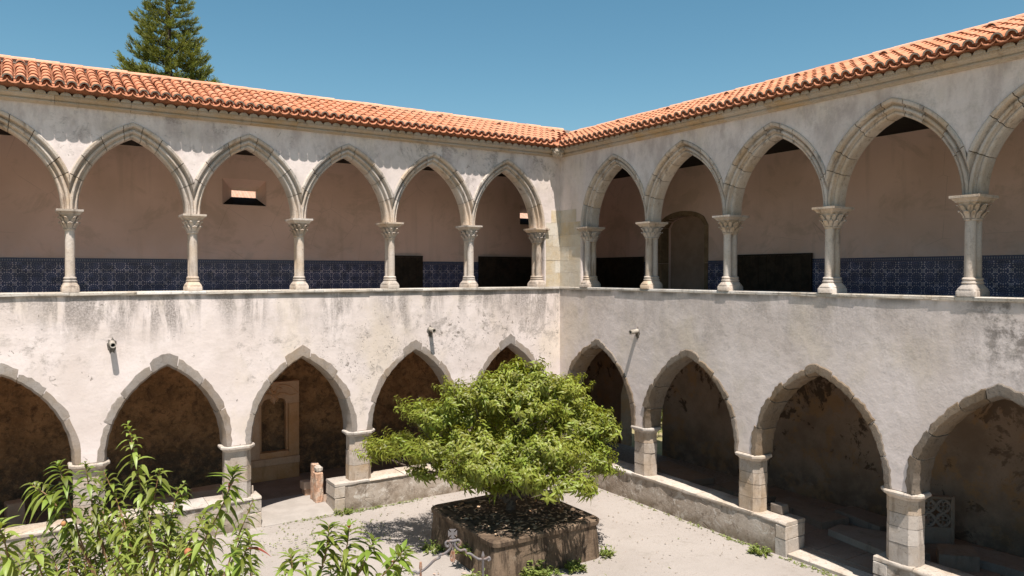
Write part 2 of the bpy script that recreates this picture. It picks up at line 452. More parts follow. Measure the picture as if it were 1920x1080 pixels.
M['low_old'] = make_stone('low_wall_render', (0.36, 0.31, 0.265), (0.12, 0.092, 0.07), (0.30, 0.235, 0.175), 0.08, 0.9, 0.2)
M['coping'] = make_stone('pale_coping_stone', (0.49, 0.435, 0.38), (0.20, 0.16, 0.13), (0.44, 0.37, 0.30), 0.14, 0.65, 0.25)
M['ledge'] = make_stone('lichened_ledge', (0.52, 0.48, 0.43), (0.17, 0.145, 0.12), (0.45, 0.39, 0.32), 0.15, 0.8, 0.2)
M['ashlar'] = make_stone('ashlar_block', (0.58, 0.52, 0.43), (0.32, 0.27, 0.215), (0.54, 0.435, 0.30), 0.15, 0.3)
M['cornice'] = make_stone('weathered_cornice', (0.45, 0.375, 0.30), (0.22, 0.17, 0.13), (0.45, 0.335, 0.22), 0.10, 0.6)
M['eave'] = make_stone('eave_mortar', (0.50, 0.44, 0.36), (0.22, 0.18, 0.14), (0.46, 0.37, 0.27), 0.1, 0.5)
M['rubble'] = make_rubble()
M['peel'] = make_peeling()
M['gallery'] = make_gallery()
M['azulejo'] = make_azulejo()
M['border'] = make_border()
M['tile'] = make_tile('terracotta_cover_tile', (0.49, 0.195, 0.100), (0.56, 0.255, 0.150))
M['channel'] = make_tile('terracotta_channel_tile', (0.45, 0.18, 0.095), (0.51, 0.225, 0.13), 0.2)
M['ridge'] = make_tile('terracotta_ridge_tile', (0.58, 0.30, 0.19), (0.62, 0.35, 0.235), 0.4)
M['oldtile'] = make_tile('old_pale_tile', (0.42, 0.22, 0.14), (0.44, 0.33, 0.26), 0.6)
M['tile_end'] = make_simple('mortared_tile_end', (0.42, 0.37, 0.31), (0.27, 0.225, 0.18), 14, 0.5, 0.95)
M['under'] = make_simple('shade_darkened_eave_tile', (0.26, 0.105, 0.055), (0.17, 0.075, 0.045), 6, 0.3, 0.9)  # terracotta darkened so its colour holds the shade below the eave
M['mortar'] = make_simple('joint_mortar', (0.30, 0.255, 0.21), (0.20, 0.165, 0.13), 12, 0.3)
M['door'] = make_simple('dim_door_plaster', (0.34, 0.235, 0.175), (0.27, 0.185, 0.135), 2.0, 0.2)
M['jamb'] = make_simple('brown_jamb_stone', (0.24, 0.165, 0.10), (0.17, 0.115, 0.07), 5, 0.4, rv=0.15)
M['wood'] = make_simple('dark_wood', (0.042, 0.030, 0.020), (0.022, 0.016, 0.011), 5, 0.2, 0.7)
M['ceil_sill_shade'] = make_simple('dark_boards_and_sill_shade', (0.022, 0.018, 0.014), (0.014, 0.011, 0.009), 5, 0.2, 0.8)
M['ground'] = make_ground()
M['apron'] = make_simple('smooth_pale_apron', (0.325, 0.292, 0.262), (0.275, 0.246, 0.218), 2.2, 0.25, 0.9, dist=0.012)
M['floor'] = make_floor()
M['bricks'] = make_simple('pale_brick_paving', (0.74, 0.55, 0.47), (0.64, 0.47, 0.40), 4, 0.3)
M['slab'] = make_stone('old_grave_slab', (0.29, 0.23, 0.18), (0.135, 0.10, 0.072), (0.27, 0.20, 0.145), 0.2, 0.5)
M['carved'] = make_stone('tan_carved_stone', (0.54, 0.355, 0.235), (0.26, 0.155, 0.09), (0.49, 0.295, 0.175), 0.05, 0.4)
M['brick'] = make_simple('crumbling_brick', (0.47, 0.28, 0.185), (0.50, 0.38, 0.29), 5, 0.9, 0.95, 0.42, 0.6, 0.04)
M['planter'] = make_planter_mat()
M['soil'] = make_simple('planter_soil', (0.075, 0.055, 0.04), (0.15, 0.11, 0.08), 7, 0.8, 0.95, dist=0.05)
M['dry'] = make_simple('dry_leaf', (0.42, 0.24, 0.13), (0.52, 0.40, 0.28), 9, 0, 0.8, 0.42, 0.58)
M['petal'] = make_simple('pink_litter', (0.62, 0.33, 0.25), (0.56, 0.42, 0.33), 9, 0, 0.8, 0.42, 0.58)
M['iron'] = make_simple('weathered_iron', (0.15, 0.135, 0.135), (0.20, 0.125, 0.09), 9, 0.4, 0.6, 0.5, 0.72, spec=0.4)
M['rust'] = make_simple('rusty_iron', (0.30, 0.145, 0.085), (0.36, 0.26, 0.20), 18, 0.4, 0.8)
M['pipe'] = make_simple('pale_clay_pipe', (0.40, 0.36, 0.31), (0.22, 0.19, 0.155), 11, 0.3, 0.7)
M['grout'] = make_simple('dark_pipe_mortar', (0.16, 0.14, 0.12), (0.09, 0.08, 0.07), 18, 0.6)
M['leaf'] = make_leaf('peach_leaf', (0.200, 0.228, 0.032), (0.280, 0.298, 0.054), 0.42)
M['leaf_near'] = make_leaf('near_peach_leaf', (0.165, 0.210, 0.032), (0.245, 0.280, 0.062), 0.42)
M['leaf_red'] = make_leaf('red_curled_leaf', (0.42, 0.12, 0.06), (0.46, 0.20, 0.09), 0.3)
M['weed'] = make_leaf('weed_leaf', (0.16, 0.20, 0.04), (0.22, 0.25, 0.06), 0.3, 0.7)
M['needle'] = make_leaf('pine_needle', (0.145, 0.165, 0.030), (0.225, 0.235, 0.046), 0.25, 0.6)
M['bark'] = make_simple('grey_bark', (0.16, 0.125, 0.10), (0.08, 0.06, 0.05), 14, 0.6)
M['twig'] = make_simple('reddish_twig', (0.26, 0.13, 0.085), (0.18, 0.13, 0.06), 14, 0.3, 0.7)
M['pbark'] = make_simple('dark_pine_bark', (0.075, 0.055, 0.042), (0.045, 0.035, 0.028), 14, 0.5)
M['peach'] = make_simple('unripe_peach_skin', (0.36, 0.09, 0.06), (0.38, 0.20, 0.08), 14, 0.1, 0.6)
M['far_wall'] = make_simple('pale_garden_wall', (0.62, 0.60, 0.585), (0.50, 0.48, 0.46), 2.5, 0.4)
M['earth'] = make_simple('dry_garden_earth', (0.30, 0.24, 0.15), (0.22, 0.20, 0.09), 1.2, 0.5, 0.95)

# ------------------------------------------------------------------ object helpers
def tag(o, label=None, cat=None, group=None, kind=None):
    if label: o['label'] = label
    if cat: o['category'] = cat
    if group: o['group'] = group
    if kind: o['kind'] = kind
    return o

def thing(name, label, cat, loc, group=None):
    o = bpy.data.objects.new(name, None)
    o.empty_display_size = 0.3
    COL.objects.link(o)
    o.location = loc
    return tag(o, label, cat, group)

def link(o, parent=None):
    COL.objects.link(o)
    if parent is not None:
        o.parent = parent
        if parent.type == 'EMPTY':
            o.matrix_parent_inverse = Matrix.LocRotScale(parent.location, parent.rotation_euler, parent.scale).inverted()
    return o

def shade(me, angle=None):
    if angle is None:
        return
    for p in me.polygons:
        p.use_smooth = True
    try:
        me.set_sharp_from_angle(angle=math.radians(angle))
    except Exception:
        pass

def obj(name, bm, mat, parent=None, smooth=None, recalc=True, loc=None, rot=None):
    if recalc:
        bmesh.ops.recalc_face_normals(bm, faces=bm.faces[:])
    me = bpy.data.meshes.new(name)
    bm.to_mesh(me)
    bm.free()
    for m in (mat if isinstance(mat, (list, tuple)) else [mat]):
        me.materials.append(m)
    shade(me, smooth)
    o = bpy.data.objects.new(name, me)
    if loc is not None: o.location = loc
    if rot is not None: o.rotation_euler = rot
    return link(o, parent)

def inst(name, me, parent, loc, rot=(0, 0, 0), scale=(1, 1, 1)):
    o = bpy.data.objects.new(name, me)
    o.location, o.rotation_euler, o.scale = loc, rot, scale
    return link(o, parent)

def mesh_np(name, V, F, mats, mi=None, smooth=False, tint=None):
    """V (n,3), F (m,k) -> mesh; tint is a per-face value read by the leaf materials"""
    V = np.asarray(V, dtype=np.float32)
    F = np.asarray(F, dtype=np.int32)
    me = bpy.data.meshes.new(name)
    k = F.shape[1]
    me.vertices.add(len(V)); me.vertices.foreach_set('co', V.ravel())
    me.loops.add(F.size); me.loops.foreach_set('vertex_index', F.ravel())
    me.polygons.add(len(F))
    me.polygons.foreach_set('loop_start', np.arange(0, F.size, k, dtype=np.int32))
    me.polygons.foreach_set('loop_total', np.full(len(F), k, dtype=np.int32))
    for m in mats: me.materials.append(m)
    if mi is not None: me.polygons.foreach_set('material_index', np.asarray(mi, dtype=np.int32))
    if smooth: me.polygons.foreach_set('use_smooth', np.ones(len(F), dtype=bool))
    if tint is not None:
        a = me.attributes.new('tint', 'FLOAT', 'FACE')
        a.data.foreach_set('value', np.asarray(tint, dtype=np.float32))
    me.update(calc_edges=True)
    return me

def quad(bm, *ps):
    return bm.faces.new([bm.verts.new(p) for p in ps])

def box(bm, a, b, T=None, jit=0.0):
    """box between corners a and b, optionally mapped by T"""
    vs = []
    for dz in (0, 1):
        for dx, dy in ((0, 0), (1, 0), (1, 1), (0, 1)):
            p = [(a[0], b[0])[dx], (a[1], b[1])[dy], (a[2], b[2])[dz]]
            if jit: p = [q + rnd.uniform(-jit, jit) for q in p]
            vs.append(bm.verts.new(T(*p) if T else p))
    for f in ((0, 3, 2, 1), (4, 5, 6, 7), (0, 1, 5, 4), (1, 2, 6, 5), (2, 3, 7, 6), (3, 0, 4, 7)):
        bm.faces.new([vs[i] for i in f])
    return vs

def bevel(bm, wd, seg=1):
    bmesh.ops.bevel(bm, geom=bm.edges[:], offset=wd, segments=seg, affect='EDGES', profile=0.6)

def prism(bm, pts, z0, z1, T=None, top=None):
    """extrude the 2-D outline pts from z0 to z1 (top = another outline for the upper ring)"""
    top = top or pts
    lo = [bm.verts.new(T(x, y, z0) if T else (x, y, z0)) for x, y in pts]
    hi = [bm.verts.new(T(x, y, z1) if T else (x, y, z1)) for x, y in top]
    n = len(pts)
    for i in range(n):
        bm.faces.new((lo[i], lo[(i + 1) % n], hi[(i + 1) % n], hi[i]))
    bm.faces.new(lo[::-1]); bm.faces.new(hi)

def loft(bm, rings, cap=True, T=None):
    R = [[bm.verts.new(T(*p) if T else p) for p in r] for r in rings]
    n = len(R[0])
    for a, b in zip(R, R[1:]):
        for i in range(n):
            bm.faces.new((a[i], a[(i + 1) % n], b[(i + 1) % n], b[i]))
    if cap:
        bm.faces.new(R[0][::-1]); bm.faces.new(R[-1])
    return R

def tube(bm, path, rad, n=8, cap=True):
    """round bar along a list of points; rad is a number or a list"""
    path = [Vector(p) for p in path]
    rings = []
    up = None
    for i, p in enumerate(path):
        d = (path[min(i + 1, len(path) - 1)] - path[max(i - 1, 0)])
        if d.length < 1e-9: d = Vector((0, 0, 1))
        d.normalize()
        if up is None:
            up = d.orthogonal().normalized()
        up = (up - d * up.dot(d))
        up = up.normalized() if up.length > 1e-6 else d.orthogonal().normalized()
        sd_ = d.cross(up)
        r = rad[i] if isinstance(rad, (list, tuple)) else rad
        rings.append([p + (up * math.cos(2 * PI * k / n) + sd_ * math.sin(2 * PI * k / n)) * r for k in range(n)])
    loft(bm, rings, cap)

def smooth_path(pts, k=6):
    """Catmull-Rom through pts"""
    P = [Vector(p) for p in pts]
    P = [P[0] * 2 - P[1]] + P + [P[-1] * 2 - P[-2]]
    out = []
    for i in range(1, len(P) - 2):
        for j in range(k):
            t = j / k
            a, b, c, d = P[i - 1], P[i], P[i + 1], P[i + 2]
            out.append(0.5 * ((2 * b) + (c - a) * t + (2 * a - 5 * b + 4 * c - d) * t * t + (3 * b - a - 3 * c + d) * t ** 3))
    out.append(P[-2])
    return out

# local frame of a wing: u along the wall (0 at the inner corner, negative outward), v into the building, z up
TL = lambda u, v, z: (u, v, z)
TR = lambda u, v, z: (v, u, z)

# ------------------------------------------------------------------ ground and setting
def sheet(name, x0, y0, x1, y1, z, mat, n=1):
    bm = bmesh.new()
    quad(bm, (x0, y0, z), (x1, y0, z), (x1, y1, z), (x0, y1, z))
    return tag(obj(name, bm, mat, recalc=False), kind='structure')

sheet('terrain', -700, -700, 700, 700, -0.05, M['earth'])

def courtyard():
    """paved yard, gently uneven, one grid"""
    xs = np.linspace(-21, 0.64, 86); ys = np.linspace(-21, 0.64, 86)
    r = np.random.RandomState(3)
    V, F = [], []
    ph = r.rand(6, 4) * 6
    for j, y in enumerate(ys):
        for i, x in enumerate(xs):
            z = sum(0.010 * math.sin(p[0] * .5 * x + p[1] * .5 * y + p[2]) for p in ph)
            edge = min(1.0, min(-x, -y) / 1.0) if min(-x, -y) > 0 else 0.0
            V.append((x, y, z * max(edge, 0.15)))
    n = len(xs)
    for j in range(n - 1):
        for i in range(n - 1):
            F.append((j * n + i, j * n + i + 1, j * n + n + i + 1, j * n + n + i))
    me = mesh_np('courtyard_ground', V, F, [M['ground']], smooth=True)
    o = bpy.data.objects.new('courtyard_ground', me)
    COL.objects.link(o)
    tag(o, kind='structure')
courtyard()

# ------------------------------------------------------------------ masonry pieces
def arch_pt(uc, zs, a, R, r, s):
    e = R - a
    q = R + r
    th = (1 - abs(s)) * math.acos(e / q)
    sg = 1 if s > 0 else -1
    return uc + sg * (q * math.cos(th) - e), zs + q * math.sin(th)

def arch_stone(name, parent, T, uc, zs, a, R, s0, s1, prof, mat, lim=None, seg=4, smooth=None, jr=0.0):
    """one stone of an arch ring: profile prof(s) = [(r, v) ...] swept from s0 to s1 (-1 left spring, 0 apex, 1 right spring)"""
    ss = [s0 + (s1 - s0) * i / seg for i in range(seg + 1)]
    if s0 < 0 < s1:
        ss = sorted(set(ss + [0.0]))
    bm = bmesh.new()
    rings = []
    dv = rnd.uniform(-jr, jr)
    for s in ss:
        ring = []
        hold = None
        last = None
        pp = prof(s)
        for i, (r, v) in enumerate(pp):
            u, z = arch_pt(uc, zs, a, R, r, s)
            if lim and not lim[0] <= u <= lim[1]:
                cu = min(max(u, lim[0]), lim[1])
                if hold is None and last is not None:
                    f = (cu - last[0]) / (u - last[0]) if abs(u - last[0]) > 1e-9 else 1.0
                    hold = (last[1] + (v - last[1]) * f, last[2] + (z - last[2]) * f)
                u = cu
                if hold:
                    z = hold[1]
                    if i < len(pp) - 1: v = hold[0]
            else:
                last = (u, v, z)
            ring.append((u, v + (dv if v < 0.2 else 0), z))
        rings.append(ring)
    loft(bm, rings, True, T)
    return obj(name, bm, mat, parent, smooth)

def wall_strip(bm, T, prof, z1, v0, v1, sub=1):
    """wall whose lower edge is the polyline prof = [(u, z) ...]; front at v0, back at v1"""
    fr = [(bm.verts.new(T(u, v0, z)), bm.verts.new(T(u, v0, z1))) for u, z in prof]
    bk = [(bm.verts.new(T(u, v1, z)), bm.verts.new(T(u, v1, z1))) for u, z in prof]
    for i in range(len(prof) - 1):
        bm.faces.new((fr[i][0], fr[i + 1][0], fr[i + 1][1], fr[i][1]))
        bm.faces.new((bk[i][0], bk[i][1], bk[i + 1][1], bk[i + 1][0]))
        bm.faces.new((fr[i][0], bk[i][0], bk[i + 1][0], fr[i + 1][0]))
        bm.faces.new((fr[i][1], fr[i + 1][1], bk[i + 1][1], bk[i][1]))
    for i in (0, -1):
        bm.faces.new((fr[i][0], fr[i][1], bk[i][1], bk[i][0]))

def wall_grid(bm, T, us, zs, v0, v1, holes=()):
    """rectangular wall with rectangular holes (u0, u1, z0, z1)"""
    us = sorted(set(us) | {h[k] for h in holes for k in (0, 1)})
    zs = sorted(set(zs) | {h[k] for h in holes for k in (2, 3)})
    for v in (v0, v1):
        g = {(i, j): bm.verts.new(T(u, v, z)) for i, u in enumerate(us) for j, z in enumerate(zs)}
        for i in range(len(us) - 1):
            for j in range(len(zs) - 1):
                mu, mz = (us[i] + us[i + 1]) / 2, (zs[j] + zs[j + 1]) / 2
                if any(h[0] < mu < h[1] and h[2] < mz < h[3] for h in holes):
                    continue
                bm.faces.new((g[i, j], g[i + 1, j], g[i + 1, j + 1], g[i, j + 1]))

def sell(a, b, n, k=24, z=0.0):
    out = []
    for i in range(k):
        t = 2 * PI * (i + 0.5) / k
        c, s = math.cos(t), math.sin(t)
        out.append((a * math.copysign(abs(c) ** (2 / n), c), b * math.copysign(abs(s) ** (2 / n), s), z))
    return out

# column meshes, built once and shared: x along the wall, y depth, origin at the foot
def column_meshes():
    d = {}
    def keep(k, bm, mat, smooth):
        o = obj(k, bm, mat, None, smooth)
        d[k] = o.data
        bpy.data.objects.remove(o)
    bm = bmesh.new()
    loft(bm, [sell(.165, .265, 12, 24, 0), sell(.165, .265, 12, 24, .085), sell(.155, .255, 10, 24, .10), sell(.160, .260, 6, 24, .115),
              sell(.158, .258, 5, 24, .130), sell(.135, .235, 4, 24, .165), sell(.118, .218, 3, 24, .205)])
    keep('column', bm, M['stone'], 40)
    bm = bmesh.new()
    loft(bm, [sell(.112, .212, 3, 24, .205), sell(.126, .226, 3, 24, .215), sell(.128, .228, 3, 24, .235), sell(.112, .210, 3, 24, .25),
              sell(.108, .206, 3, 24, .265), sell(.120, .218, 3, 24, .275), sell(.120, .218, 3, 24, .30), sell(.100, .198, 3, 24, .315)])
    keep('base_moulding', bm, M['stone'], 40)
    for k, y in (('shaft', -.097), ('shaft_rear', .097)):
        bm = bmesh.new()
        tube(bm, [(0, y, .30), (0, y, .62), (0, y, .95), (0, y, 1.28)], [.089, .0885, .0875, .086], 20)
        keep(k, bm, M['stone'], 50)
    bm = bmesh.new()
    loft(bm, [sell(.096, .194, 2.6, 28, 1.27), sell(.108, .206, 2.6, 28, 1.275), sell(.110, .208, 2.6, 28, 1.295), sell(.094, .190, 2.6, 28, 1.305),
              sell(.100, .198, 2.6, 28, 1.36), sell(.112, .208, 3, 28, 1.43), sell(.128, .222, 3.5, 28, 1.50), sell(.150, .243, 5, 28, 1.55), sell(.158, .250, 6, 28, 1.585)])
    def leaf(t0, z0, h, wd, out):
        st = [(0, .004), (.35, .016), (.7, .040), (.92, out), (1.0, out + .012), (.90, out + .020)]
        rows = []
        for (f, o_) in st:
            z = z0 + h * f
            k = (z - 1.30) / .28
            a, b = .098 + .046 * k * k + o_, .195 + .044 * k * k + o_
            ww = wd * (1 - .15 * f) * (1.15 if f < .8 else .7)
            row = []
            for q, lift in ((-1, 0), (-.5, .012), (0, .004), (.5, .012), (1, 0)):
                t = t0 + q * ww
                c, s = math.cos(t), math.sin(t)
                e = 2 / 2.8
                row.append(bm.verts.new(((a + lift) * math.copysign(abs(c) ** e, c), (b + lift) * math.copysign(abs(s) ** e, s), z - .012 * abs(q))))
            rows.append(row)
        for r0, r1 in zip(rows, rows[1:]):
            for i in range(4):
                bm.faces.new((r0[i], r0[i + 1], r1[i + 1], r1[i]))
        p = rows[-1][2].co
        bmesh.ops.create_icosphere(bm, subdivisions=1, radius=.019, matrix=Matrix.Translation(p))
    for i in range(10):
        leaf(2 * PI * (i + .5) / 10, 1.31, .125, .25, .052)
    for i in range(10):
        leaf(2 * PI * i / 10, 1.38, .165, .26, .048)
    keep('capital', bm, M['stone'], 60)
    bm = bmesh.new()
    def rr(a, b, z): return [(a, b, z), (-a, b, z), (-a, -b, z), (a, -b, z)]
    loft(bm, [rr(.172, .264, 1.572), rr(.180, .272, 1.582), rr(.180, .272, 1.592), rr(.185, .277, 1.60), rr(.212, .304, 1.625), rr(.214, .306, 1.634), rr(.240, .332, 1.640), rr(.243, .335, 1.650), rr(.243, .335, 1.688)])
    keep('abacus', bm, M['stone'], None)
    return d
CM = column_meshes()

def add_column(parent, T, u, side, first=False):
    x, y, z = T(u, .225, 5.498)
    rz = 0 if side == 'L' else PI / 2
    rz += rnd.choice((0, PI)) + rnd.uniform(-.01, .01)
    c = inst('column', CM['column'], parent, (x, y, z), (0, 0, rz))
    for k in ('base_moulding', 'shaft', 'shaft_rear', 'capital', 'abacus'):
        o = bpy.data.objects.new(k.replace('_rear', ''), CM[k])
        COL.objects.link(o)
        o.parent = c
    return c

# roof tile meshes: y up the slope, origin at the middle of the lower edge
def half_barrel(name, L, r0, r1, th, mats, n=8, h=0.95, front=1):
    bm = bmesh.new()
    def ring(y, r): return [bm.verts.new((r * math.cos(PI * k / n), y, h * r * math.sin(PI * k / n))) for k in range(n + 1)]
    o0, o1, i0, i1 = ring(0, r0), ring(L, r1), ring(0, r0 - th), ring(L, r1 - th)
    for k in range(n):
        bm.faces.new((o0[k], o0[k + 1], o1[k + 1], o1[k]))
        bm.faces.new((i0[k], i1[k], i1[k + 1], i0[k + 1]))
        f = bm.faces.new((o0[k], i0[k], i0[k + 1], o0[k + 1])); f.material_index = front
    for k in (0, n):
        bm.faces.new((o0[k], o1[k], i1[k], i0[k]))
    o = obj(name, bm, mats, None, 40, recalc=True)
    me = o.data
    bpy.data.objects.remove(o)
    return me
TILE = half_barrel('roof_tile', .40, .092, .078, .012, [M['tile'], M['tile']], 7)
TILE_E = half_barrel('eave_tile', .40, .094, .076, .030, [M['tile'], M['tile_end']], 8)
VENT = half_barrel('vent_tile', .30, .092, .080, .014, [M['tile'], M['tile_end']], 8)
RIDGE = half_barrel('ridge_tile', .52, .115, .100, .016, [M['ridge'], M['ridge']], 8, 0.72)

EAVE_V, RIDGE_V, EXPO = -.36, 1.45, .328

def build_roof(wing, T, side, uend):
    EAVE_Z, pitch = (9.602, .424) if side == 'L' else (9.552, .408)
    AL = math.atan(pitch)
    def roof_z(v): return EAVE_Z + (v - EAVE_V) * pitch
    rz = 0 if side == 'L' else -PI / 2
    # boarding under the tiles, mitred at the valley, with the far slope
    bm = bmesh.new()
    def P(u, v, dz): return bm.verts.new(T(u, v, dz))
    a = [P(uend, -.30, roof_z(-.30) - .06), P(-.30, -.30, roof_z(-.30) - .06), P(RIDGE_V, RIDGE_V, roof_z(RIDGE_V) - .03), P(uend, RIDGE_V, roof_z(RIDGE_V) - .03)]
    bm.faces.new(a)
    zb = roof_z(RIDGE_V) - .03
    bm.faces.new([a[3], a[2], P(4.5, 4.5, zb - 1.25), P(uend, 4.5, zb - 1.25)])
    roof = obj('roof', bm, M['under'], wing)
    # channel tiles: troughs between the covers, one joined piece
    bm = bmesh.new()
    sp = .215
    ncol = int((RIDGE_V - uend) / sp)
    for c in range(ncol):
        u = RIDGE_V - .03 - (c + .5) * sp
        for k in range(7):
            d0 = k * EXPO
            v0 = EAVE_V + (.02 if k else -.035) + d0 * math.cos(AL); v1 = EAVE_V + .02 + (d0 + .37) * math.cos(AL)
            if v0 > RIDGE_V - .05: continue
            v1 = min(v1, RIDGE_V)
            if u > v1 - .02: continue
            us0, us1 = [], []
            for q in range(6):
                t = PI * q / 5
                du = -.1068 * math.cos(t); dz = -.072 * math.sin(t) + .012
                us0.append(bm.verts.new(T(u + du, v0, roof_z(v0) + dz + .014)))
                us1.append(bm.verts.new(T(u + du * .8, v1, roof_z(v1) + dz - .006)))
            for q in range(5):
                bm.faces.new((us0[q], us0[q + 1], us1[q + 1], us1[q]))
            if k == 0:
                lo = [bm.verts.new((v.co.x, v.co.y, v.co.z - .018)) for v in us0]
                for q in range(5):
                    bm.faces.new((us0[q], lo[q], lo[q + 1], us0[q + 1])).material_index = 0
    o = obj('channel_tiles', bm, [M['channel'], M['tile_end']], roof, 50)
    tag(o, kind='stuff')
    # cover tiles: the 300 nearest are single objects, the rest one joined piece
    spots = []
    for c in range(ncol + 1):
        u = RIDGE_V - .03 - c * sp
        for k in range(6):
            d0 = k * EXPO + rnd.uniform(-.012, .012)
            v = EAVE_V + d0 * math.cos(AL)
            if u > v - .02: continue
            z = EAVE_Z + d0 * math.sin(AL) + .022
            loc = Vector(T(u + rnd.uniform(-.006, .006), v, z))
            vent = (k == 4 and c % 9 == 5)
            rot = (AL - .035 + rnd.uniform(-.012, .012), rnd.uniform(-.05, .05), rz + rnd.uniform(-.022, .022))
            spots.append((loc, rot, k, vent))
    vis = lambda s: (s[0] - CAM).length + (0 if -14.6 < (s[0].x if side == 'L' else s[0].y) else 50)
    spots.sort(key=vis)
    rest_bm = bmesh.new()
    for i, (loc, rot, k, vent) in enumerate(spots):
        me = TILE_E if k == 0 else TILE
        if i < 300 or vent:
            if vent:
                o = bpy.data.objects.new('vent_tile', VENT)
                o.location = loc + Vector((0, 0, .045)); o.rotation_euler = (rot[0] - .13, rot[1], rot[2])
                COL.objects.link(o); o.parent = roof
            o = bpy.data.objects.new('roof_tile', me)
            o.location, o.rotation_euler = loc, rot
            COL.objects.link(o); o.parent = roof
        else:
            n0 = len(rest_bm.verts)
            rest_bm.from_mesh(me)
            rest_bm.verts.ensure_lookup_table()
            mt = Matrix.Translation(loc) @ Euler(rot).to_matrix().to_4x4()
            for v in rest_bm.verts[n0:]:
                v.co = mt @ v.co
    o = obj('far_roof_tiles', rest_bm, [M['tile'], M['tile_end']], roof, 40, recalc=False)
    tag(o, kind='stuff')
    if side == 'L':
        bm = bmesh.new()
        a0, b0, a1, b1 = (-.36, -.22), (-.22, -.36), (1.30, 1.45), (1.45, 1.30)
        zz = lambda q: 9.575 + (sum(q) / 2 + .36) * .416 + .02
        quad(bm, *[(q[0], q[1], zz(q)) for q in (a0, b0, b1, a1)])
        obj('valley_strip', bm, M['channel'], roof, recalc=False)
    # ridge tiles
    n = int((RIDGE_V - uend) / .44)
    for i in range(n):
        u = RIDGE_V - (.30 if side == 'L' else .12) - i * .44
        x, y, z = T(u, RIDGE_V, roof_z(RIDGE_V) + .030 + rnd.uniform(-.008, .008))
        o = bpy.data.objects.new('ridge_tile', RIDGE)
        o.location = (x, y, z)
        o.rotation_euler = (rnd.uniform(-.01, .02), 0, (PI / 2 if side == 'L' else PI) + rnd.uniform(-.015, .015))
        COL.objects.link(o); o.parent = roof
    # under-eave course of tiles (orange, darkened for the eave's shade) and the mortared scallops below it
    bm = bmesh.new()
    for c in range(int((-uend) / sp) + 1):
        u = -.32 - c * sp
        r0 = []
        r1 = []
        for q in range(6):
            t = PI * q / 5
            du = -.107 * math.cos(t)
            r0.append(bm.verts.new(T(min(u + du, -.31), -.315, 9.520 + .045 * math.sin(t))))
            r1.append(bm.verts.new(T(min(u + du, -.16), -.17, 9.465 + .015 * math.sin(t))))
        for q in range(5):
            bm.faces.new((r0[q], r0[q + 1], r1[q + 1], r1[q]))
        top = [bm.verts.new((v.co.x, v.co.y, 9.585)) for v in r0]
        for q in range(5):
            bm.faces.new((r0[q], top[q], top[q + 1], r0[q + 1]))
    obj('under_eave_tiles', bm, M['under'], roof)
    bm = bmesh.new()
    for c in range(ncol + 1):
        u = RIDGE_V - .03 - c * sp
        if u > EAVE_V - .02: continue
        r_ = [bm.verts.new(T(u + .078 * math.cos(PI * q / 7), -.315, 9.565 + .028 + .074 * math.sin(PI * q / 7))) for q in range(8)]
        bm.faces.new(r_)
    tag(obj('tile_light_plugs', bm, M['under'], roof, recalc=False), kind='stuff')  # dark half-discs added in hollow tile ends to block light slipping through
    bm = bmesh.new()
    box(bm, (uend, RIDGE_V - .085, roof_z(RIDGE_V) - .05), (RIDGE_V, RIDGE_V + .085, roof_z(RIDGE_V) + .055), T)
    obj('ridge_mortar', bm, M['tile_end'], roof)
    bm = bmesh.new()
    for c in range(int((-uend) / sp) + 1):
        u = -.30 - (c + .5) * sp
        ring = []
        for v, r, z in ((-.235, .080, 9.425), (-.225, .098, 9.428), (-.05, .104, 9.43)):
            ring.append([(u + r * math.cos(PI * q / 7), v, z + r * .72 * math.sin(PI * q / 7)) for q in range(8)])
        loft(bm, ring, True, T)
    o = obj('eave_scallops', bm, M['eave'], wing, 40)
    tag(o, kind='stuff')
    return roof

CORN = [(.10, 9.430), (-.205, 9.430), (-.212, 9.395), (-.185, 9.390), (-.180, 9.372), (-.145, 9.362), (-.105, 9.338), (-.095, 9.322), (-.125, 9.318), (-.128, 9.296), (-.085, 9.290), (-.05, 9.283), (-.042, 9.262), (.10, 9.262)]
def build_cornice(wing, T, uend):
    u = None
    cuts = [0.0]
    while cuts[-1] > uend:
        cuts.append(cuts[-1] - rnd.uniform(1.0, 1.5))
    for i, (u1, u0) in enumerate(zip(cuts, cuts[1:])):
        bm = bmesh.new()
        dz = rnd.uniform(-.003, .003)
        loft(bm, [[(u0 + .003, v, z + dz) for v, z in CORN], [((u1 - .003) if i else min(v, 0.0), v, z + dz) for v, z in CORN]], True, T)
        obj('cornice_stone', bm, M['cornice'], wing)

UP = [(0, .40), (0, .15), (.010, .120), (.030, .100), (.050, .102), (.064, .118), (.074, .122), (.092, .110), (.100, .046), (.112, .034), (.140, .034), (.154, .046),
      (.164, .080), (.178, .088), (.192, .072), (.202, .044), (.206, -.006), (.220, -.026), (.262, -.034), (.280, -.026), (.288, .004), (.288, .40)]
UPC = [(.008, .39), (.008, .18), (.08, .165), (.19, .13), (.27, .02), (.27, .39)]

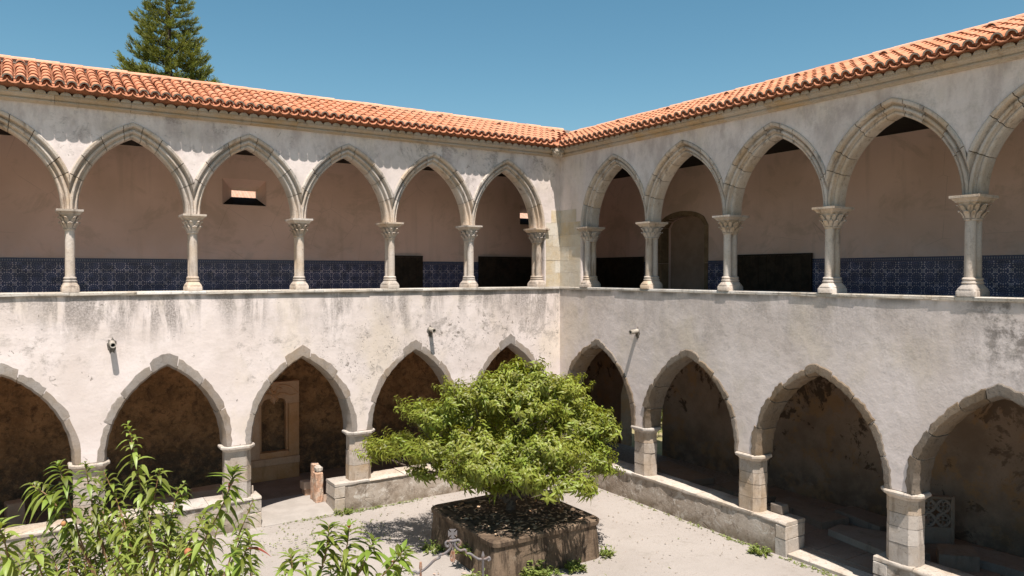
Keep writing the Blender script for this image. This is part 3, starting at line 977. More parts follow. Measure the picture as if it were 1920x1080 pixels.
def upper_arcade(wing, T, cols, half_end, side):
    zs, a, R, W = 7.185, None, None, .288
    prof = []
    for i in range(len(cols) - 1):
        c0, c1 = cols[i], cols[i + 1]          # c0 outer (more negative)
        uc = (c0 + c1) / 2
        a = (c1 - c0) / 2 - .15
        h = 8.765 - zs
        R = (a * a + h * h) / (2 * a)
        last = (i == len(cols) - 2)
        lim = (c0 + .002, (c1 + .3) if last else (c1 - .002))
        js = [-1, -.70 + rnd.uniform(-.05, .05), -.47 + rnd.uniform(-.05, .05), -.26 + rnd.uniform(-.04, .04), -.09, .08, .29 + rnd.uniform(-.05, .05), .50 + rnd.uniform(-.05, .05), .72 + rnd.uniform(-.04, .04), 1]
        for k, (s0, s1) in enumerate(zip(js, js[1:])):
            g = .0036
            arch_stone('arch_stone', wing, T, uc, zs, a, R, s0 + (g if k else 0), s1 - (g if k < len(js) - 2 else 0), lambda s: UP, M['stone'], lim, 4, 28, .006)
        arch_stone('arch_mortar', wing, T, uc, zs + .002, a, R, -1, 1, lambda s: UPC, M['mortar'], (lim[0] + .004, lim[1] - .004), 24)
        e = R - a; q = R + W - .012
        u_hi = []
        for s_ in np.linspace(0, 1, 15):
            th = (1 - s_) * math.acos(e / q)
            u_hi.append((uc + q * math.cos(th) - e, zs + q * math.sin(th)))
        def clampz(lst, lim_u, sgn):
            out = []
            for u, z in lst:
                if (u - lim_u) * sgn >= 0:
                    d = (lim_u - uc) * sgn
                    out.append((lim_u, zs + math.sqrt(max(q * q - (d + e) ** 2, 0))))
                    break
                out.append((u, z))
            return out
        right = clampz(u_hi, c1 if not last else 99, 1)
        left = clampz([(2 * uc - u, z) for u, z in u_hi], c0, -1)
        if i == 0:
            prof.append((c0 - .3, left[-1][1])); 
        prof += left[::-1] + right[1:]
    prof.append((prof[-1][0] + .001, 5.5))
    prof.append((0.0, 5.5))
    seen = []
    for p in prof:
        if not seen or p[0] > seen[-1][0] + 1e-5:
            seen.append(p)
    bm = bmesh.new()
    wall_strip(bm, T, seen, 9.30, 0.0, .40)
    obj('upper_wall', bm, M['plaster'], wing)
    bm = bmesh.new()
    box(bm, (cols[0] - .3, .006, 9.30), (0, .394, 9.50), T)
    obj('wall_head', bm, M['plaster'], wing)
    bm = bmesh.new()
    box(bm, (cols[0] - .31, .004, 5.5), (cols[0] - .17, .395, 9.3), T)
    obj('end_pier', bm, M['plaster'], wing)
    # ashlar quoins of the corner pier, each block a little proud
    z = 5.503
    inner = cols[-1] + .165
    hs_ = [.40, .36, .40, .33, .37, .36]
    for k, h in enumerate(hs_):
        nb = 2 if k % 2 else 1
        if side == 'R': nb = 3 - nb
        w0 = inner if k < 5 else cols[-1] + .36
        cuts = [w0, -.004] if nb == 1 else [w0, w0 * (.42 + rnd.uniform(-.1, .1)), -.004]
        for x0, x1 in zip(cuts, cuts[1:]):
            bm = bmesh.new()
            pr = rnd.uniform(.004, .012)
            box(bm, (x0 + .003, -pr, z + .003), (x1 - .003, .12, z + h - .003), T, .0015)
            obj('ashlar_block', bm, M['ashlar'], wing)
        z += h
    for c in cols:
        add_column(wing, T, c, side)

def lower_arcade(wing, T, bays, a, uend, side):
    zs, h = 1.965, 1.90
    R = (a * a + h * h) / (2 * a)
    prof = [(uend, zs)]
    ringmat = M['ring_grey'] if side == 'L' else M['ring_rough']
    for uc in bays:
        pts = []
        for s_ in np.linspace(-1, 1, 33):
            pts.append(arch_pt(uc, zs, a, R, .10, float(s_)))
        prof += pts
        nst = 4
        js = [-1 + 0.0]
        if side == 'L':
            js = [-1, -.70 + rnd.uniform(-.06, .06), -.42 + rnd.uniform(-.05, .05), -.15 + rnd.uniform(-.04, .03), .10 + rnd.uniform(-.04, .04), .36 + rnd.uniform(-.05, .05), .66 + rnd.uniform(-.06, .06), 1]
        else:
            js = [-1, -.76 + rnd.uniform(-.05, .05), -.55 + rnd.uniform(-.04, .04), -.34 + rnd.uniform(-.04, .04), -.14, .09, .30 + rnd.uniform(-.04, .04), .52 + rnd.uniform(-.05, .05), .77 + rnd.uniform(-.05, .05), 1]
        for k, (s0, s1) in enumerate(zip(js, js[1:])):
            mid = (s0 + s1) / 2
            if side == 'L':
                base = .19 + rnd.uniform(0, .05) + (.07 if abs(mid) < .16 else 0)
                if abs(mid) > .8: base = .175 + rnd.uniform(0, .02)
                jag = .022
            else:
                base = .160 + rnd.uniform(-.02, .04) + (.06 if abs(mid) < .13 else 0)
                jag = .024
            slope = rnd.uniform(-.07, .07) if abs(mid) > .16 else 0
            ph = rnd.uniform(0, 9)
            front = -.009 if side == 'L' else -.022 - rnd.uniform(0, .018)
            er = 0.006 if side == 'L' else .009
            def pf(s, s0=s0, s1=s1, base=base, slope=slope, ph=ph, jag=jag, front=front, er=er):
                t = (s - s0) / (s1 - s0)
                ro = base + slope * (t - .5) + jag * (math.sin(ph + 9.0 * t) * .5 + math.sin(ph * 3 + 23 * t) * .5)
                if abs(t - .5) > .47: ro -= .012
                e2 = er * math.sin(ph * 5 + 17 * t)
                return [(e2, .485), (e2, .085 + e2), (.05 + e2, front + .004), (.09, front), (ro - .02, front + .003), (ro, front + .02), (ro, .12), (.12, .2), (.12, .485)]
            g = .004
            arch_stone('arch_stone', wing, T, uc, zs, a, R, s0 + (g if k else 0), s1 - (g if k < len(js) - 2 else 0), pf, ringmat, None, 7, 35, .004)
        arch_stone('arch_mortar', wing, T, uc, zs, a, R, -1, 1, lambda s: [(.012, .475), (.012, .10), (.06, .012), (.11, .012), (.11, .475)], M['coping'] if side == 'L' else M['mortar'], None, 24)
    prof.append((0.0, zs))
    clean = []
    for p in prof:
        if not clean or p[0] > clean[-1][0] + 1e-5:
            clean.append(p)
    bm = bmesh.new()
    wall_strip(bm, T, clean, 5.425, 0.0, .49)
    obj('lower_wall', bm, M['plaster'], wing)
    # ledge stones on the parapet
    u = 0.0
    k = 0
    while u > uend:
        u2 = u - rnd.uniform(1.1, 1.9)
        bm = bmesh.new()
        j = lambda: rnd.uniform(-.006, .006)
        ov = (-.050 if T is TL else -.020) + rnd.uniform(-.008, .006)
        ps = [(ov + .006, 5.424), (ov - .002, 5.44), (ov, 5.482), (ov + .018, 5.498), (.62, 5.496), (.62, 5.424)]
        loft(bm, [[(u2 + .003, v + j() * (v < 0), z) for v, z in ps], [((u2 + u) / 2, v + j() * (v < 0), z + j() * .4) for v, z in ps], [((u - .003) if k else v if v < 0 else 0.0, v + (j() if k else 0) * (v < 0), z) for v, z in ps]], True, T)
        obj('ledge_stone', bm, M['ledge'], wing)
        u = u2; k += 1
    # piers: stacked octagonal stones under a moulded impost
    edges = [bays[0] - (bays[1] - bays[0]) / 2] + [(p + q) / 2 for p, q in zip(bays, bays[1:])]
    def octa(cx, hw, v0, v1, ch):
        return [(cx - hw + ch, v0), (cx + hw - ch, v0), (cx + hw, v0 + ch), (cx + hw, v1 - ch), (cx + hw - ch, v1), (cx - hw + ch, v1), (cx - hw, v1 - ch), (cx - hw, v0 + ch)]
    for cx in edges:
        z = .70
        hs = [.40, .36, .345] if side == 'L' else [.30, .30, .25, .255]
        first = None
        for k, hh in enumerate(hs):
            bm = bmesh.new()
            j = rnd.uniform(-.008, .008); j2 = rnd.uniform(-.006, .006)
            grow = .035 if k == 0 and side == 'R' else 0
            lo = octa(cx + j, .292 + j2, .022 + j2, .47, .115)
            hi = octa(cx + j, .292 + j2, .022 + j2, .47, .115)
            n0 = [(a_, b_) for a_, b_ in lo]
            rings = [[(x, y, z + (.004 if k else -.10)) for x, y in lo], [(x + rnd.uniform(-.004, .004), y + rnd.uniform(-.004, .004), z + hh * .5) for x, y in hi], [(x, y, z + hh - .004) for x, y in hi]]
            loft(bm, rings, True, T)
            o = obj('pier' if first is None else 'pier_stone', bm, M['pier'], wing if first is None else first)
            first = first or o
            z += hh
        bm = bmesh.new()
        loft(bm, [[(x, y, zz) for x, y in octa(cx, .292 + o_, .022 - o_, .47 + o_, .115 + o_ * .4)] for o_, zz in ((0, z), (.012, z + .02), (.055, z + .065), (.085, z + .085), (.088, z + .125), (.07, z + .150))], True, T)
        obj('impost', bm, M['coping'], first)
    # corner pier
    bm = bmesh.new()
    box(bm, (bays[-1] + a, .008, .68), (0.0, .575, zs + .002), T)
    obj('corner_pier', bm, M['pier'], wing)
    bm = bmesh.new()
    loft(bm, [[(bays[-1] + a - o_, .006 - o_, zz), (-.001, .006 - o_, zz), (-.001, .5, zz), (bays[-1] + a - o_, .5, zz)] for o_, zz in ((.0, 1.815), (.012, 1.835), (.06, 1.885), (.085, 1.90), (.085, 1.95), (.07, 1.962))], True, T)
    obj('corner_impost', bm, M['coping'], wing)

UE_L, UE_R = -17.40, -16.80
WL = thing('cloister_wing', 'sunlit cloister wing on the left, its long roof running in front of the tall conifer', 'cloister', (-8.5, 1.9, 0), 'cloister wings')
WR = thing('cloister_wing', 'cloister wing on the right, upper arches in shade and an arched doorway behind them', 'cloister', (1.9, -8.5, 0), 'cloister wings')
upper_arcade(WL, TL, [-17.10, -14.74, -12.39, -10.03, -7.64, -5.29, -2.95, -.68], None, 'L')
upper_arcade(WR, TR, [-16.50, -13.92, -11.32, -8.70, -6.14, -3.60, -1.13], None, 'R')
lower_arcade(WL, TL, [-16.52, -13.57, -10.60, -7.63, -4.66, -1.72], 1.175, UE_L, 'L')
lower_arcade(WR, TR, [-15.28, -11.90, -8.50, -5.07, -1.70], 1.39, UE_R, 'R')
build_cornice(WL, TL, UE_L)
build_cornice(WR, TR, UE_R)
build_roof(WL, TL, 'L', UE_L)
build_roof(WR, TR, 'R', UE_R)

# ------------------------------------------------------------------ galleries: floors, ceilings, back walls
BV = 3.80
def flat(name, wing, mat, poly, z0, z1):
    bm = bmesh.new()
    prism(bm, poly, z0, z1)
    return obj(name, bm, mat, wing)
flat('upper_floor', WL, M['bricks'], [(UE_L, .58), (.58, .58), (BV, BV), (UE_L, BV)], 4.30, 4.50)
flat('upper_floor', WR, M['bricks'], [(.58, UE_R), (BV, UE_R), (BV, BV), (.58, .58)], 4.30, 4.50)
flat('ceiling', WL, M['ceil_sill_shade'], [(UE_L, .40), (.40, .40), (BV, BV), (UE_L, BV)], 9.16, 9.24)
flat('ceiling', WR, M['ceil_sill_shade'], [(.40, UE_R), (BV, UE_R), (BV, BV), (.40, .40)], 9.12, 9.20)
def end_light_stop(wing, T, ue):
    bm = bmesh.new()
    box(bm, (ue - .3, 0.02, -.04), (ue, 4.4, 9.6), T)  # unseen wall added to keep sky light from leaking into the gallery
    obj('end_light_stop', bm, M['gallery'], wing)
end_light_stop(WL, TL, UE_L); end_light_stop(WR, TR, UE_R)

# upper back walls; the left one has two splayed slots, the right one an arched doorway
WIN = [(-8.63, -7.45, 7.775, 8.485), (1.12, 2.30, 7.575, 8.245)]
SLOT = [(-8.28, -7.62, 8.035, 8.220), (1.32, 1.98, 7.83, 8.01)]
bm = bmesh.new()
wall_grid(bm, TL, [UE_L, -12, -6, 0, BV], [4.3, 6, 9.3], BV, BV + .001 + .0, WIN)
wall_grid(bm, TL, [UE_L, -12, -6, 0, BV + .5], [4.3, 6, 9.6], BV + .5, BV + .501, SLOT)
bw = obj('upper_back_wall', bm, M['gallery'], WL, recalc=False)
for (a0, a1, b0, b1), (c0, c1, d0, d1) in zip(WIN, SLOT):
    bm = bmesh.new()
    A = [bm.verts.new((u, BV - .0005, z)) for u, z in ((a0, b0), (a1, b0), (a1, b1), (a0, b1))]
    B = [bm.verts.new((u, BV + .5, z)) for u, z in ((c0, d0), (c1, d0), (c1, d1), (c0, d1))]
    for i in range(4):
        f = bm.faces.new((A[i], A[(i + 1) % 4], B[(i + 1) % 4], B[i]))
        f.material_index = 1 if i == 0 else 0  # sill face coloured near-black to stand for its shade
    obj('splayed_window', bm, [M['gallery'], M['ceil_sill_shade']], bw)

def door_prof(u0, u1, spring, rise, n=14):
    out = []
    for i in range(n + 1):
        t = -1 + 2 * i / n
        out.append((u0 + (u1 - u0) * (t + 1) / 2, spring + rise * math.sqrt(max(0, 1 - t * t))))
    return out
DU0, DU1 = -2.10, -.30
pr = [(UE_R, 4.3), (DU0 - .002, 4.3)] + door_prof(DU0, DU1, 7.32, .34) + [(DU1 + .002, 4.3), (BV, 4.3)]
bm = bmesh.new()
wall_strip(bm, TR, pr, 9.3, BV, BV + .5)
bwr = obj('upper_back_wall', bm, M['gallery'], WR)
bm = bmesh.new()
box(bm, (DU0 - .1, BV + .40, 4.3), (DU1 + .1, BV + .48, 7.8), TR)
obj('blocked_doorway', bm, M['door'], bwr)
# brown stone surround
for u0, u1 in ((DU0 - .14, DU0), (DU1, DU1 + .14)):
    for z0, z1 in ((4.5, 5.3), (5.3, 6.2), (6.2, 7.32)):
        bm = bmesh.new(); box(bm, (u0, BV - .03, z0 + .004), (u1, BV + .3, z1 - .004), TR)
        obj('jamb_stone', bm, M['jamb'], bwr)
ap, ip = door_prof(DU0 - .14, DU1 + .14, 7.32, .48, 12), door_prof(DU0, DU1, 7.32, .34, 12)
for i in range(12):
    bm = bmesh.new()
    q = [ip[i], ip[i + 1], ap[i + 1], ap[i]]
    loft(bm, [[(u, v, z) for u, z in q] for v in (BV - .03, BV + .3)], True, TR)
    obj('lintel_stone', bm, M['jamb'], bwr)

# tile dado
def dado(wing, T, spans):
    for u0, u1 in spans:
        bm = bmesh.new(); box(bm, (u0, BV - .022, 4.5), (u1, BV - .001, 6.165), T)
        d = obj('tile_dado', bm, M['azulejo'], wing)
        bm = bmesh.new(); box(bm, (u0, BV - .027, 6.168), (u1, BV - .001, 6.262), T)
        obj('tile_border', bm, M['border'], d)
dado(WL, TL, [(UE_L, BV)])
dado(WR, TR, [(UE_R, DU0 - .15), (DU1 + .15, BV)])

# lower gallery floor and back walls
flat('lower_floor', WL, M['floor'], [(UE_L, .62), (.62, .62), (BV, BV), (UE_L, BV)], -.04, .10)
def flag_floor():
    # stone flags of the right-hand gallery floor near the step
    fl = flat('lower_floor', WR, M['mortar'], [(.62, UE_R), (BV, UE_R), (BV, BV), (.62, .62)], -.04, .09)
    y = -12.6
    while y < -4:
        dy = rnd.uniform(.55, .9)
        x = .63
        while x < BV - .05:
            dx = min(rnd.uniform(.45, .8), BV - x)
            bm = bmesh.new()
            h = rnd.uniform(.098, .106)
            box(bm, (x + .008, y + .008, .05), (x + dx - .008, y + dy - .008, h), None, .004)
            obj('flagstone', bm, M['floor'], fl)
            x += dx
        y += dy
flag_floor()

def rubble_wall():
    us = np.arange(UE_L, BV + .5 + .1, .11); zs = np.arange(-.05, 4.45, .11)
    r = np.random.RandomState(5)
    nu, nz = len(us), len(zs)
    d = r.rand(nz, nu)
    for _ in range(1):
        d = (d + np.roll(d, 1, 0) + np.roll(d, 1, 1) + np.roll(d, -1, 1)) / 4
    big = r.rand(nz // 3 + 2, nu // 4 + 2)
    V = []
    for j in range(nz):
        for i in range(nu):
            V.append((us[i], BV - .16 * (d[j, i] - .5) - .10 * (big[j // 3, i // 4] - .5), zs[j]))
    F = [(j * nu + i, j * nu + i + 1, j * nu + nu + i + 1, j * nu + nu + i) for j in range(nz - 1) for i in range(nu - 1)]
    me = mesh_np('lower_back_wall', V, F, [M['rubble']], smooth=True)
    o = bpy.data.objects.new('lower_back_wall', me)
    link(o, WL)
rubble_wall()
GU0, GU1 = -.35, 1.62
pr = [(UE_R, -.04), (GU0 - .002, -.04)] + door_prof(GU0, GU1, 1.75, .95) + [(GU1 + .002, -.04), (BV - .2, -.04)]
bm = bmesh.new()
wall_strip(bm, TR, pr, 4.4, BV, BV + .5)
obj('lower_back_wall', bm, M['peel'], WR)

# corner boss: a round carved stone under the eave, lobed like a rosette
bm = bmesh.new()
bmesh.ops.create_icosphere(bm, subdivisions=4, radius=.17)
for v in bm.verts:
    p = v.co.normalized()
    n = math.sin(p.x * 13 + 2 * p.z) * math.sin(p.y * 13 - p.x * 4) * math.sin(p.z * 11 + 1)
    v.co = p * (.17 + .028 * n + .012 * math.sin(p.z * 30 + p.x * 25))
obj('corner_boss', bm, M['stone'], WL, 60, loc=(-.285, -.285, 9.37))
bm = bmesh.new()
tube(bm, [(-.16, -.16, 9.52), (-.24, -.24, 9.50), (-.33, -.33, 9.485)], [.06, .055, .045], 8)
obj('valley_spout', bm, M['tile_end'], WL, 40)

# ------------------------------------------------------------------ low walls the piers stand on
def low_wall(T, u0, u1, top, label, ends, block=None):
    """u0 < u1; rendered body, uneven coping stones and a squared end stone at the opening"""
    base = T((u0 + u1) / 2, .3, 0)
    t = thing('low_wall', label, 'low wall', base, 'low walls under the arcades')
    bm = bmesh.new()
    n = max(6, int((u1 - u0) / .35))
    rings = []
    b0 = u0 + (.27 if ends == 'lo' else 0); b1 = u1 - (.27 if ends == 'hi' else 0)
    for i in range(n + 1):
        u = b0 + (b1 - b0) * i / n
        j = [rnd.uniform(-.012, .012) for _ in range(4)]
        rings.append([(u, -.035 + j[0], -.06), (u, -.022 + j[1], .2), (u, -.008 + j[2], .45), (u, .004 + j[3], top - .075), (u, .60, top - .075), (u, .61, -.06)])
    loft(bm, rings, True, T)
    obj('wall_body', bm, M['low'], t, 45)
    u = u1
    while u > u0 + .05:
        u2 = max(u0, u - rnd.uniform(.7, 1.25))
        if u2 - u0 < .35: u2 = u0
        bm = bmesh.new()
        dz = rnd.uniform(-.012, .010)
        o_ = rnd.uniform(-.012, .012)
        sec = [(-.02 + o_, top - .074), (-.03 + o_, top - .05), (-.022 + o_, top - .012 + dz), (.01, top + dz), (.60, top + dz * .6), (.62, top - .02), (.62, top - .074)]
        k = max(2, int((u - u2) / .2))
        rr_ = []
        for i in range(k + 1):
            uu = u2 + .004 + (u - u2 - .008) * i / k
            rr_.append([(uu, v + (rnd.uniform(-.010, .010) if v < .05 else 0), z + rnd.uniform(-.006, .006)) for v, z in sec])
        loft(bm, rr_, True, T)
        obj('coping_stone', bm, M['coping'], t, 50)
        u = u2
    if ends in ('lo', 'hi'):
        e0, e1 = (u0 + .003, u0 + .268) if ends == 'lo' else (u1 - .268, u1 - .003)
        z = -.05
        for hh in ((top + .0 - .08) * .55 + .05, (top - .08) * .45):
            bm = bmesh.new()
            box(bm, (e0, -.02, z + .003), (e1, .61, z + hh - .004), T, .008)
            bevel(bm, .012)
            obj('end_stone', bm, M['coping'], t, None)
            z += hh
    return t
low_wall(TL, UE_L, -8.62, .725, 'low wall under the left arcade, left of the entrance gap, behind the leafy shoots', 'hi')
low_wall(TL, -6.87, -.03, .725, 'low wall on the left behind the bushy tree, starting at the orange stone stub', 'lo')
low_wall(TR, -7.85, -.05, .715, 'low wall under the right arcade from the inner corner to the entrance gap', 'lo')
low_wall(TR, UE_R, -9.74, .64, 'low wall under the rightmost pier, at the lower right edge', 'hi')

# steps in the two gaps
bm = bmesh.new()
loft(bm, [[(u, v, z) for v, z in ((-.05, -.04), (-.05, .012), (.30, .075), (.66, .106), (1.7, .108), (1.7, -.04))] for u in (-8.62, -7.7, -6.86)], True, TL)
tag(obj('entrance_ramp', bm, M['apron'], None, None), kind='structure')
bm = bmesh.new()
box(bm, (-9.73, .02, -.04), (-7.86, .46, .085), TR, .006)
bevel(bm, .012)
tag(obj('threshold_slab', bm, M['coping'], None), 'long pale threshold stone across the entrance gap under the right arcade', 'step')
bm = bmesh.new()
box(bm, (-9.73, .47, -.04), (-7.86, .62, .095), TR, .004)
tag(obj('inner_threshold', bm, M['floor'], None), kind='structure')

# stone that lies on the end of the right low wall
bm = bmesh.new()
box(bm, (-7.46, .36, .716), (-7.16, .60, .90), TR, .015)
bevel(bm, .02)
tag(obj('loose_stone', bm, M['slab']), 'squared loose stone lying on the low wall just behind the second right pier', 'stone')
bm = bmesh.new()
box(bm, (-8.96, .33, .727), (-8.72, .60, .90), TL, .015)
bevel(bm, .02)
tag(obj('loose_stone', bm, M['coping']), 'pale loose stone on the low wall end left of the entrance gap', 'stone')

# crumbling stone stub at the left entrance
st = thing('stone_stub', 'crumbling orange stone stub with a pale cap at the entrance gap of the left arcade', 'stone pillar', (-6.98, .95, .1))
def rough_stone(name, a, b, mat, amp=.014, bv=.02):
    bm = bmesh.new(); box(bm, a, b); bevel(bm, bv)
    bmesh.ops.subdivide_edges(bm, edges=[e for e in bm.edges if e.calc_length() > .08], cuts=3, use_grid_fill=True)
    for v in bm.verts:
        v.co += Vector((rnd.uniform(-amp, amp), rnd.uniform(-amp, amp), rnd.uniform(-amp, amp) * .6))
    return obj(name, bm, mat, st, None)
rough_stone('shaft_stone', (-7.09, .73, .09), (-6.89, .98, .86), M['brick'])
rough_stone('cap_stone', (-7.07, .74, .865), (-6.90, .96, 1.01), M['coping'], .010, .035)
rough_stone('rear_stone', (-7.08, .985, .09), (-6.91, 1.19, 1.03), M['brick'])
for i, (x, y, z0, sx, sy, sz, lab) in enumerate(((-7.02, 1.62, .109, .20, .26, .16, 'lower of two stacked tan stones behind the orange stone stub'), (-7.05, 1.60, .272, .24, .30, .20, 'upper of two stacked tan stones behind the orange stone stub'))):
    bm = bmesh.new(); box(bm, (-sx / 2, -sy / 2, 0), (sx / 2, sy / 2, sz), None, .012); bevel(bm, .012)
    tag(obj('tan_stone', bm, M['carved'], loc=(x, y, z0), rot=(0, 0, .12 * i)), lab, 'stone', 'stones behind the orange stub')
for (x, y, z0, sx, sy, sz, r_, lab) in ((-13.42, 2.6, .1, .34, .30, .62, .2, 'short upright stone standing in the leftmost lower arch'),
                                       (-10.25, 2.75, .1, .95, .40, .20, .12, 'reddish slab lying behind the middle left low wall'),
                                       (-9.35, 2.55, .1, .75, .45, .30, -.1, 'brown stone block lying behind the pier left of the entrance gap')):
    bm = bmesh.new(); box(bm, (-sx / 2, -sy / 2, 0), (sx / 2, sy / 2, sz), None, .02); bevel(bm, .02)
    tag(obj('stone_block', bm, M['carved'], loc=(x, y, z0), rot=(0, 0, r_)), lab, 'stone')

# ------------------------------------------------------------------ carved niche frame in the left gallery
def carved_frame():
    cx, y0, zb = -7.36, 3.46, .10
    W_, H = .70, 2.74
    t = thing('carved_niche_frame', 'tan carved stone niche frame standing against the rubble wall in the left gallery', 'carved stone', (cx, y0, zb))
    def slab(name, a, b, mat=M['carved'], bv=.008):
        bm = bmesh.new(); box(bm, a, b); bevel(bm, bv)
        return obj(name, bm, mat, t)
    slab('base_stone', (cx - W_, y0, zb), (cx + W_, y0 + .26, zb + .42))
    slab('sill', (cx - W_, y0 - .05, zb + .425), (cx + W_, y0 + .26, zb + .62))
    slab('sill_moulding', (cx - W_ + .3, y0 - .02, zb + .625), (cx + W_ - .3, y0 + .2, zb + .79))
    for sx in (-1, 1):
        x0, x1 = sorted((cx + sx * .40, cx + sx * W_))
        slab('jamb', (x0, y0, zb + .623), (x1, y0 + .24, zb + 2.12))
        xa, xb = sorted((cx + sx * .34, cx + sx * .398))
        slab('jamb_roll', (xa, y0 + .05, zb + .80), (xb, y0 + .22, zb + 2.12))
    # head slab with two small scalloped arches, made as strips
    bm = bmesh.new()
    pts = []
    for k in range(2):
        c0 = cx - .34 + .34 * k
        for i in range(11):
            tt = i / 10
            pts.append((c0 + .34 * tt, zb + 2.123 + .16 * math.sqrt(max(0, 1 - (2 * tt - 1) ** 2))))
    prof = [(cx - W_, zb + 2.123)] + pts + [(cx + W_, zb + 2.123)]
    cl = []
    for p in prof:
        if not cl or p[0] > cl[-1][0] + 1e-4: cl.append(p)
    wall_strip(bm, TL, cl, zb + H, y0, y0 + .24)
    obj('head_slab', bm, M['carved'], t)
    # relief: a spray of curling leaves, an ogee band and a rosette
    bm = bmesh.new()
    for sx in (-1, 1):
        tube(bm, smooth_path([(cx + sx * .02, y0 - .005, zb + 2.32), (cx + sx * .12, y0 - .015, zb + 2.41), (cx + sx * .26, y0 - .015, zb + 2.42), (cx + sx * .44, y0 - .005, zb + 2.35), (cx + sx * .60, y0, zb + 2.36)]), .028, 6)
        tube(bm, smooth_path([(cx + sx * .03, y0 - .005, zb + 2.46), (cx + sx * .10, y0 - .015, zb + 2.56), (cx + sx * .20, y0 - .015, zb + 2.55), (cx + sx * .17, y0 - .01, zb + 2.49)]), .024, 6)
        tube(bm, smooth_path([(cx + sx * .05, y0 - .005, zb + 2.60), (cx + sx * .22, y0 - .012, zb + 2.66), (cx + sx * .46, y0 - .012, zb + 2.58), (cx + sx * .66, y0 - .004, zb + 2.40)]), .018, 6)
        tube(bm, smooth_path([(cx + sx * .03, y0 - .01, zb + 2.33), (cx + sx * .10, y0 - .012, zb + 2.26), (cx + sx * .05, y0 - .01, zb + 2.19)]), .02, 6)
    bmesh.ops.create_icosphere(bm, subdivisions=2, radius=.06, matrix=Matrix.Translation((cx, y0 - .005, zb + 2.44)))
    obj('relief_carving', bm, M['carved'], t, 50)
carved_frame()

# ------------------------------------------------------------------ dark boards leaning on the upper back walls
def board(T, u0, u1, ztop, label, n):
    x, y, z = T((u0 + u1) / 2, 3.70, 4.5)
    t = thing('dark_screen', label, 'wooden screen', (x, y, z), 'dark screens in the upper gallery')
    for i in range(n):
        a, b = u0 + (u1 - u0) * i / n, u0 + (u1 - u0) * (i + 1) / n
        bm = bmesh.new(); box(bm, (a + .003, 3.69, 4.51), (b - .003, 3.735, ztop - .05), T)
        obj('board', bm, M['wood'], t)
    bm = bmesh.new(); box(bm, (u0, 3.685, ztop - .048), (u1, 3.74, ztop), T)
    obj('top_rail', bm, M['wood'], t)
board(TL, -3.75, -2.63, 6.44, 'narrow dark wooden screen beside the blue tiles, behind the fourth left column', 5)
board(TL, -.58, 3.6, 6.45, 'wide dark wooden screen behind the last left column at the corner', 14)
board(TR, .45, 3.55, 6.43, 'dark wooden screen behind the first right arch next to the corner pier', 10)
board(TR, -5.78, -3.30, 6.41, 'long dark wooden screen between the third and fourth right columns', 9)

# ------------------------------------------------------------------ rain spouts with their mortar beds
def spout(T, u, z, length, droop, label):
    x, y, zz = T(u, 0, z)
    t = thing('rain_spout', label, 'spout', (x, y, zz), 'clay rain spouts on the whitewashed walls')
    bm = bmesh.new()
    n = 12
    p0, p1 = (u, .1, z + .012), (u, -length, z - droop)
    ro, ri = .060, .042
    def ring(p, r): return [(p[0] + r * math.cos(2 * PI * k / n), p[1], p[2] + r * math.sin(2 * PI * k / n)) for k in range(n)]
    mid = tuple((a + b) / 2 for a, b in zip(p0, p1))
    loft(bm, [ring(p0, ro), ring(mid, ro * .98), ring(p1, ro), ring(p1, ri), ring(mid, ri), ring(p0, ri)], False, T)
    obj('pipe', bm, M['pipe'], t, 40)
    bm = bmesh.new()
    bmesh.ops.create_icosphere(bm, subdivisions=3, radius=1.0)
    for v in bm.verts:
        c = v.co.copy()
        f = 1 + .25 * math.sin(7 * c.x + 3 * c.z + u) * math.sin(5 * c.z - c.x)
        lx, ly, lz = c.x * .085 * f, c.y * .028, c.z * .15 * f - .06
        v.co = T(u + lx, .004 + ly, z + lz)
    obj('mortar_bed', bm, M['grout'], t, 60)
spout(TL, -11.66, 4.43, .24, .03, 'short pale clay spout above the leftmost pier, seen end on')
spout(TL, -4.25, 4.42, .24, .03, 'clay spout on the stained left wall above the third lower arch')
spout(TR, -3.33, 4.41, .25, .03, 'clay spout on the right wall with a long slanting shadow beside the first lower arch')

# ------------------------------------------------------------------ grave slabs and fragments in the right gallery
def gslab(pts, z0, z1, label, name='stone_slab', mat='slab', tiltx=0.0):
    cx = sum(p[0] for p in pts) / len(pts); cy = sum(p[1] for p in pts) / len(pts)
    bm = bmesh.new()
    sub = []
    for i in range(len(pts)):
        a, b = pts[i], pts[(i + 1) % len(pts)]
        for k in range(3):
            f = k / 3
            jx = rnd.uniform(-.015, .015) if k else 0
            sub.append((a[0] + (b[0] - a[0]) * f - cx + jx, a[1] + (b[1] - a[1]) * f - cy + jx))
    prism(bm, sub, 0, z1 - z0, top=[(x * .985, y * .985) for x, y in sub])
    o = obj(name, bm, M[mat], loc=(cx, cy, z0), rot=(tiltx, 0, 0))
    tag(o, label, 'stone slab', 'stone slabs on the right gallery floor')
gslab([(1.30, -9.45), (1.62, -7.70), (2.12, -7.66), (2.55, -8.55), (2.0, -9.75)], .107, .25, 'long tapering stone slab on the floor beyond the right entrance gap')
gslab([(1.80, -7.42), (2.40, -5.70), (2.95, -5.75), (2.66, -7.55)], .107, .27, 'wide stone slab on the floor behind the pier right of the second arch')
gslab([(2.55, -8.35), (2.85, -7.05), (3.45, -7.1), (3.3, -8.5)], .107, .30, 'dim stone slab against the back wall between the entrance gap and the tracery panel')
gslab([(1.72, -10.05), (2.30, -9.70), (2.78, -10.15), (2.25, -10.55)], .107, .40, 'thick stone block in front of the pierced tracery panel')
gslab([(2.45, -10.35), (3.15, -9.95), (3.35, -11.2), (2.5, -11.5)], .107, .27, 'broad stone slab on the floor right of the tracery panel')
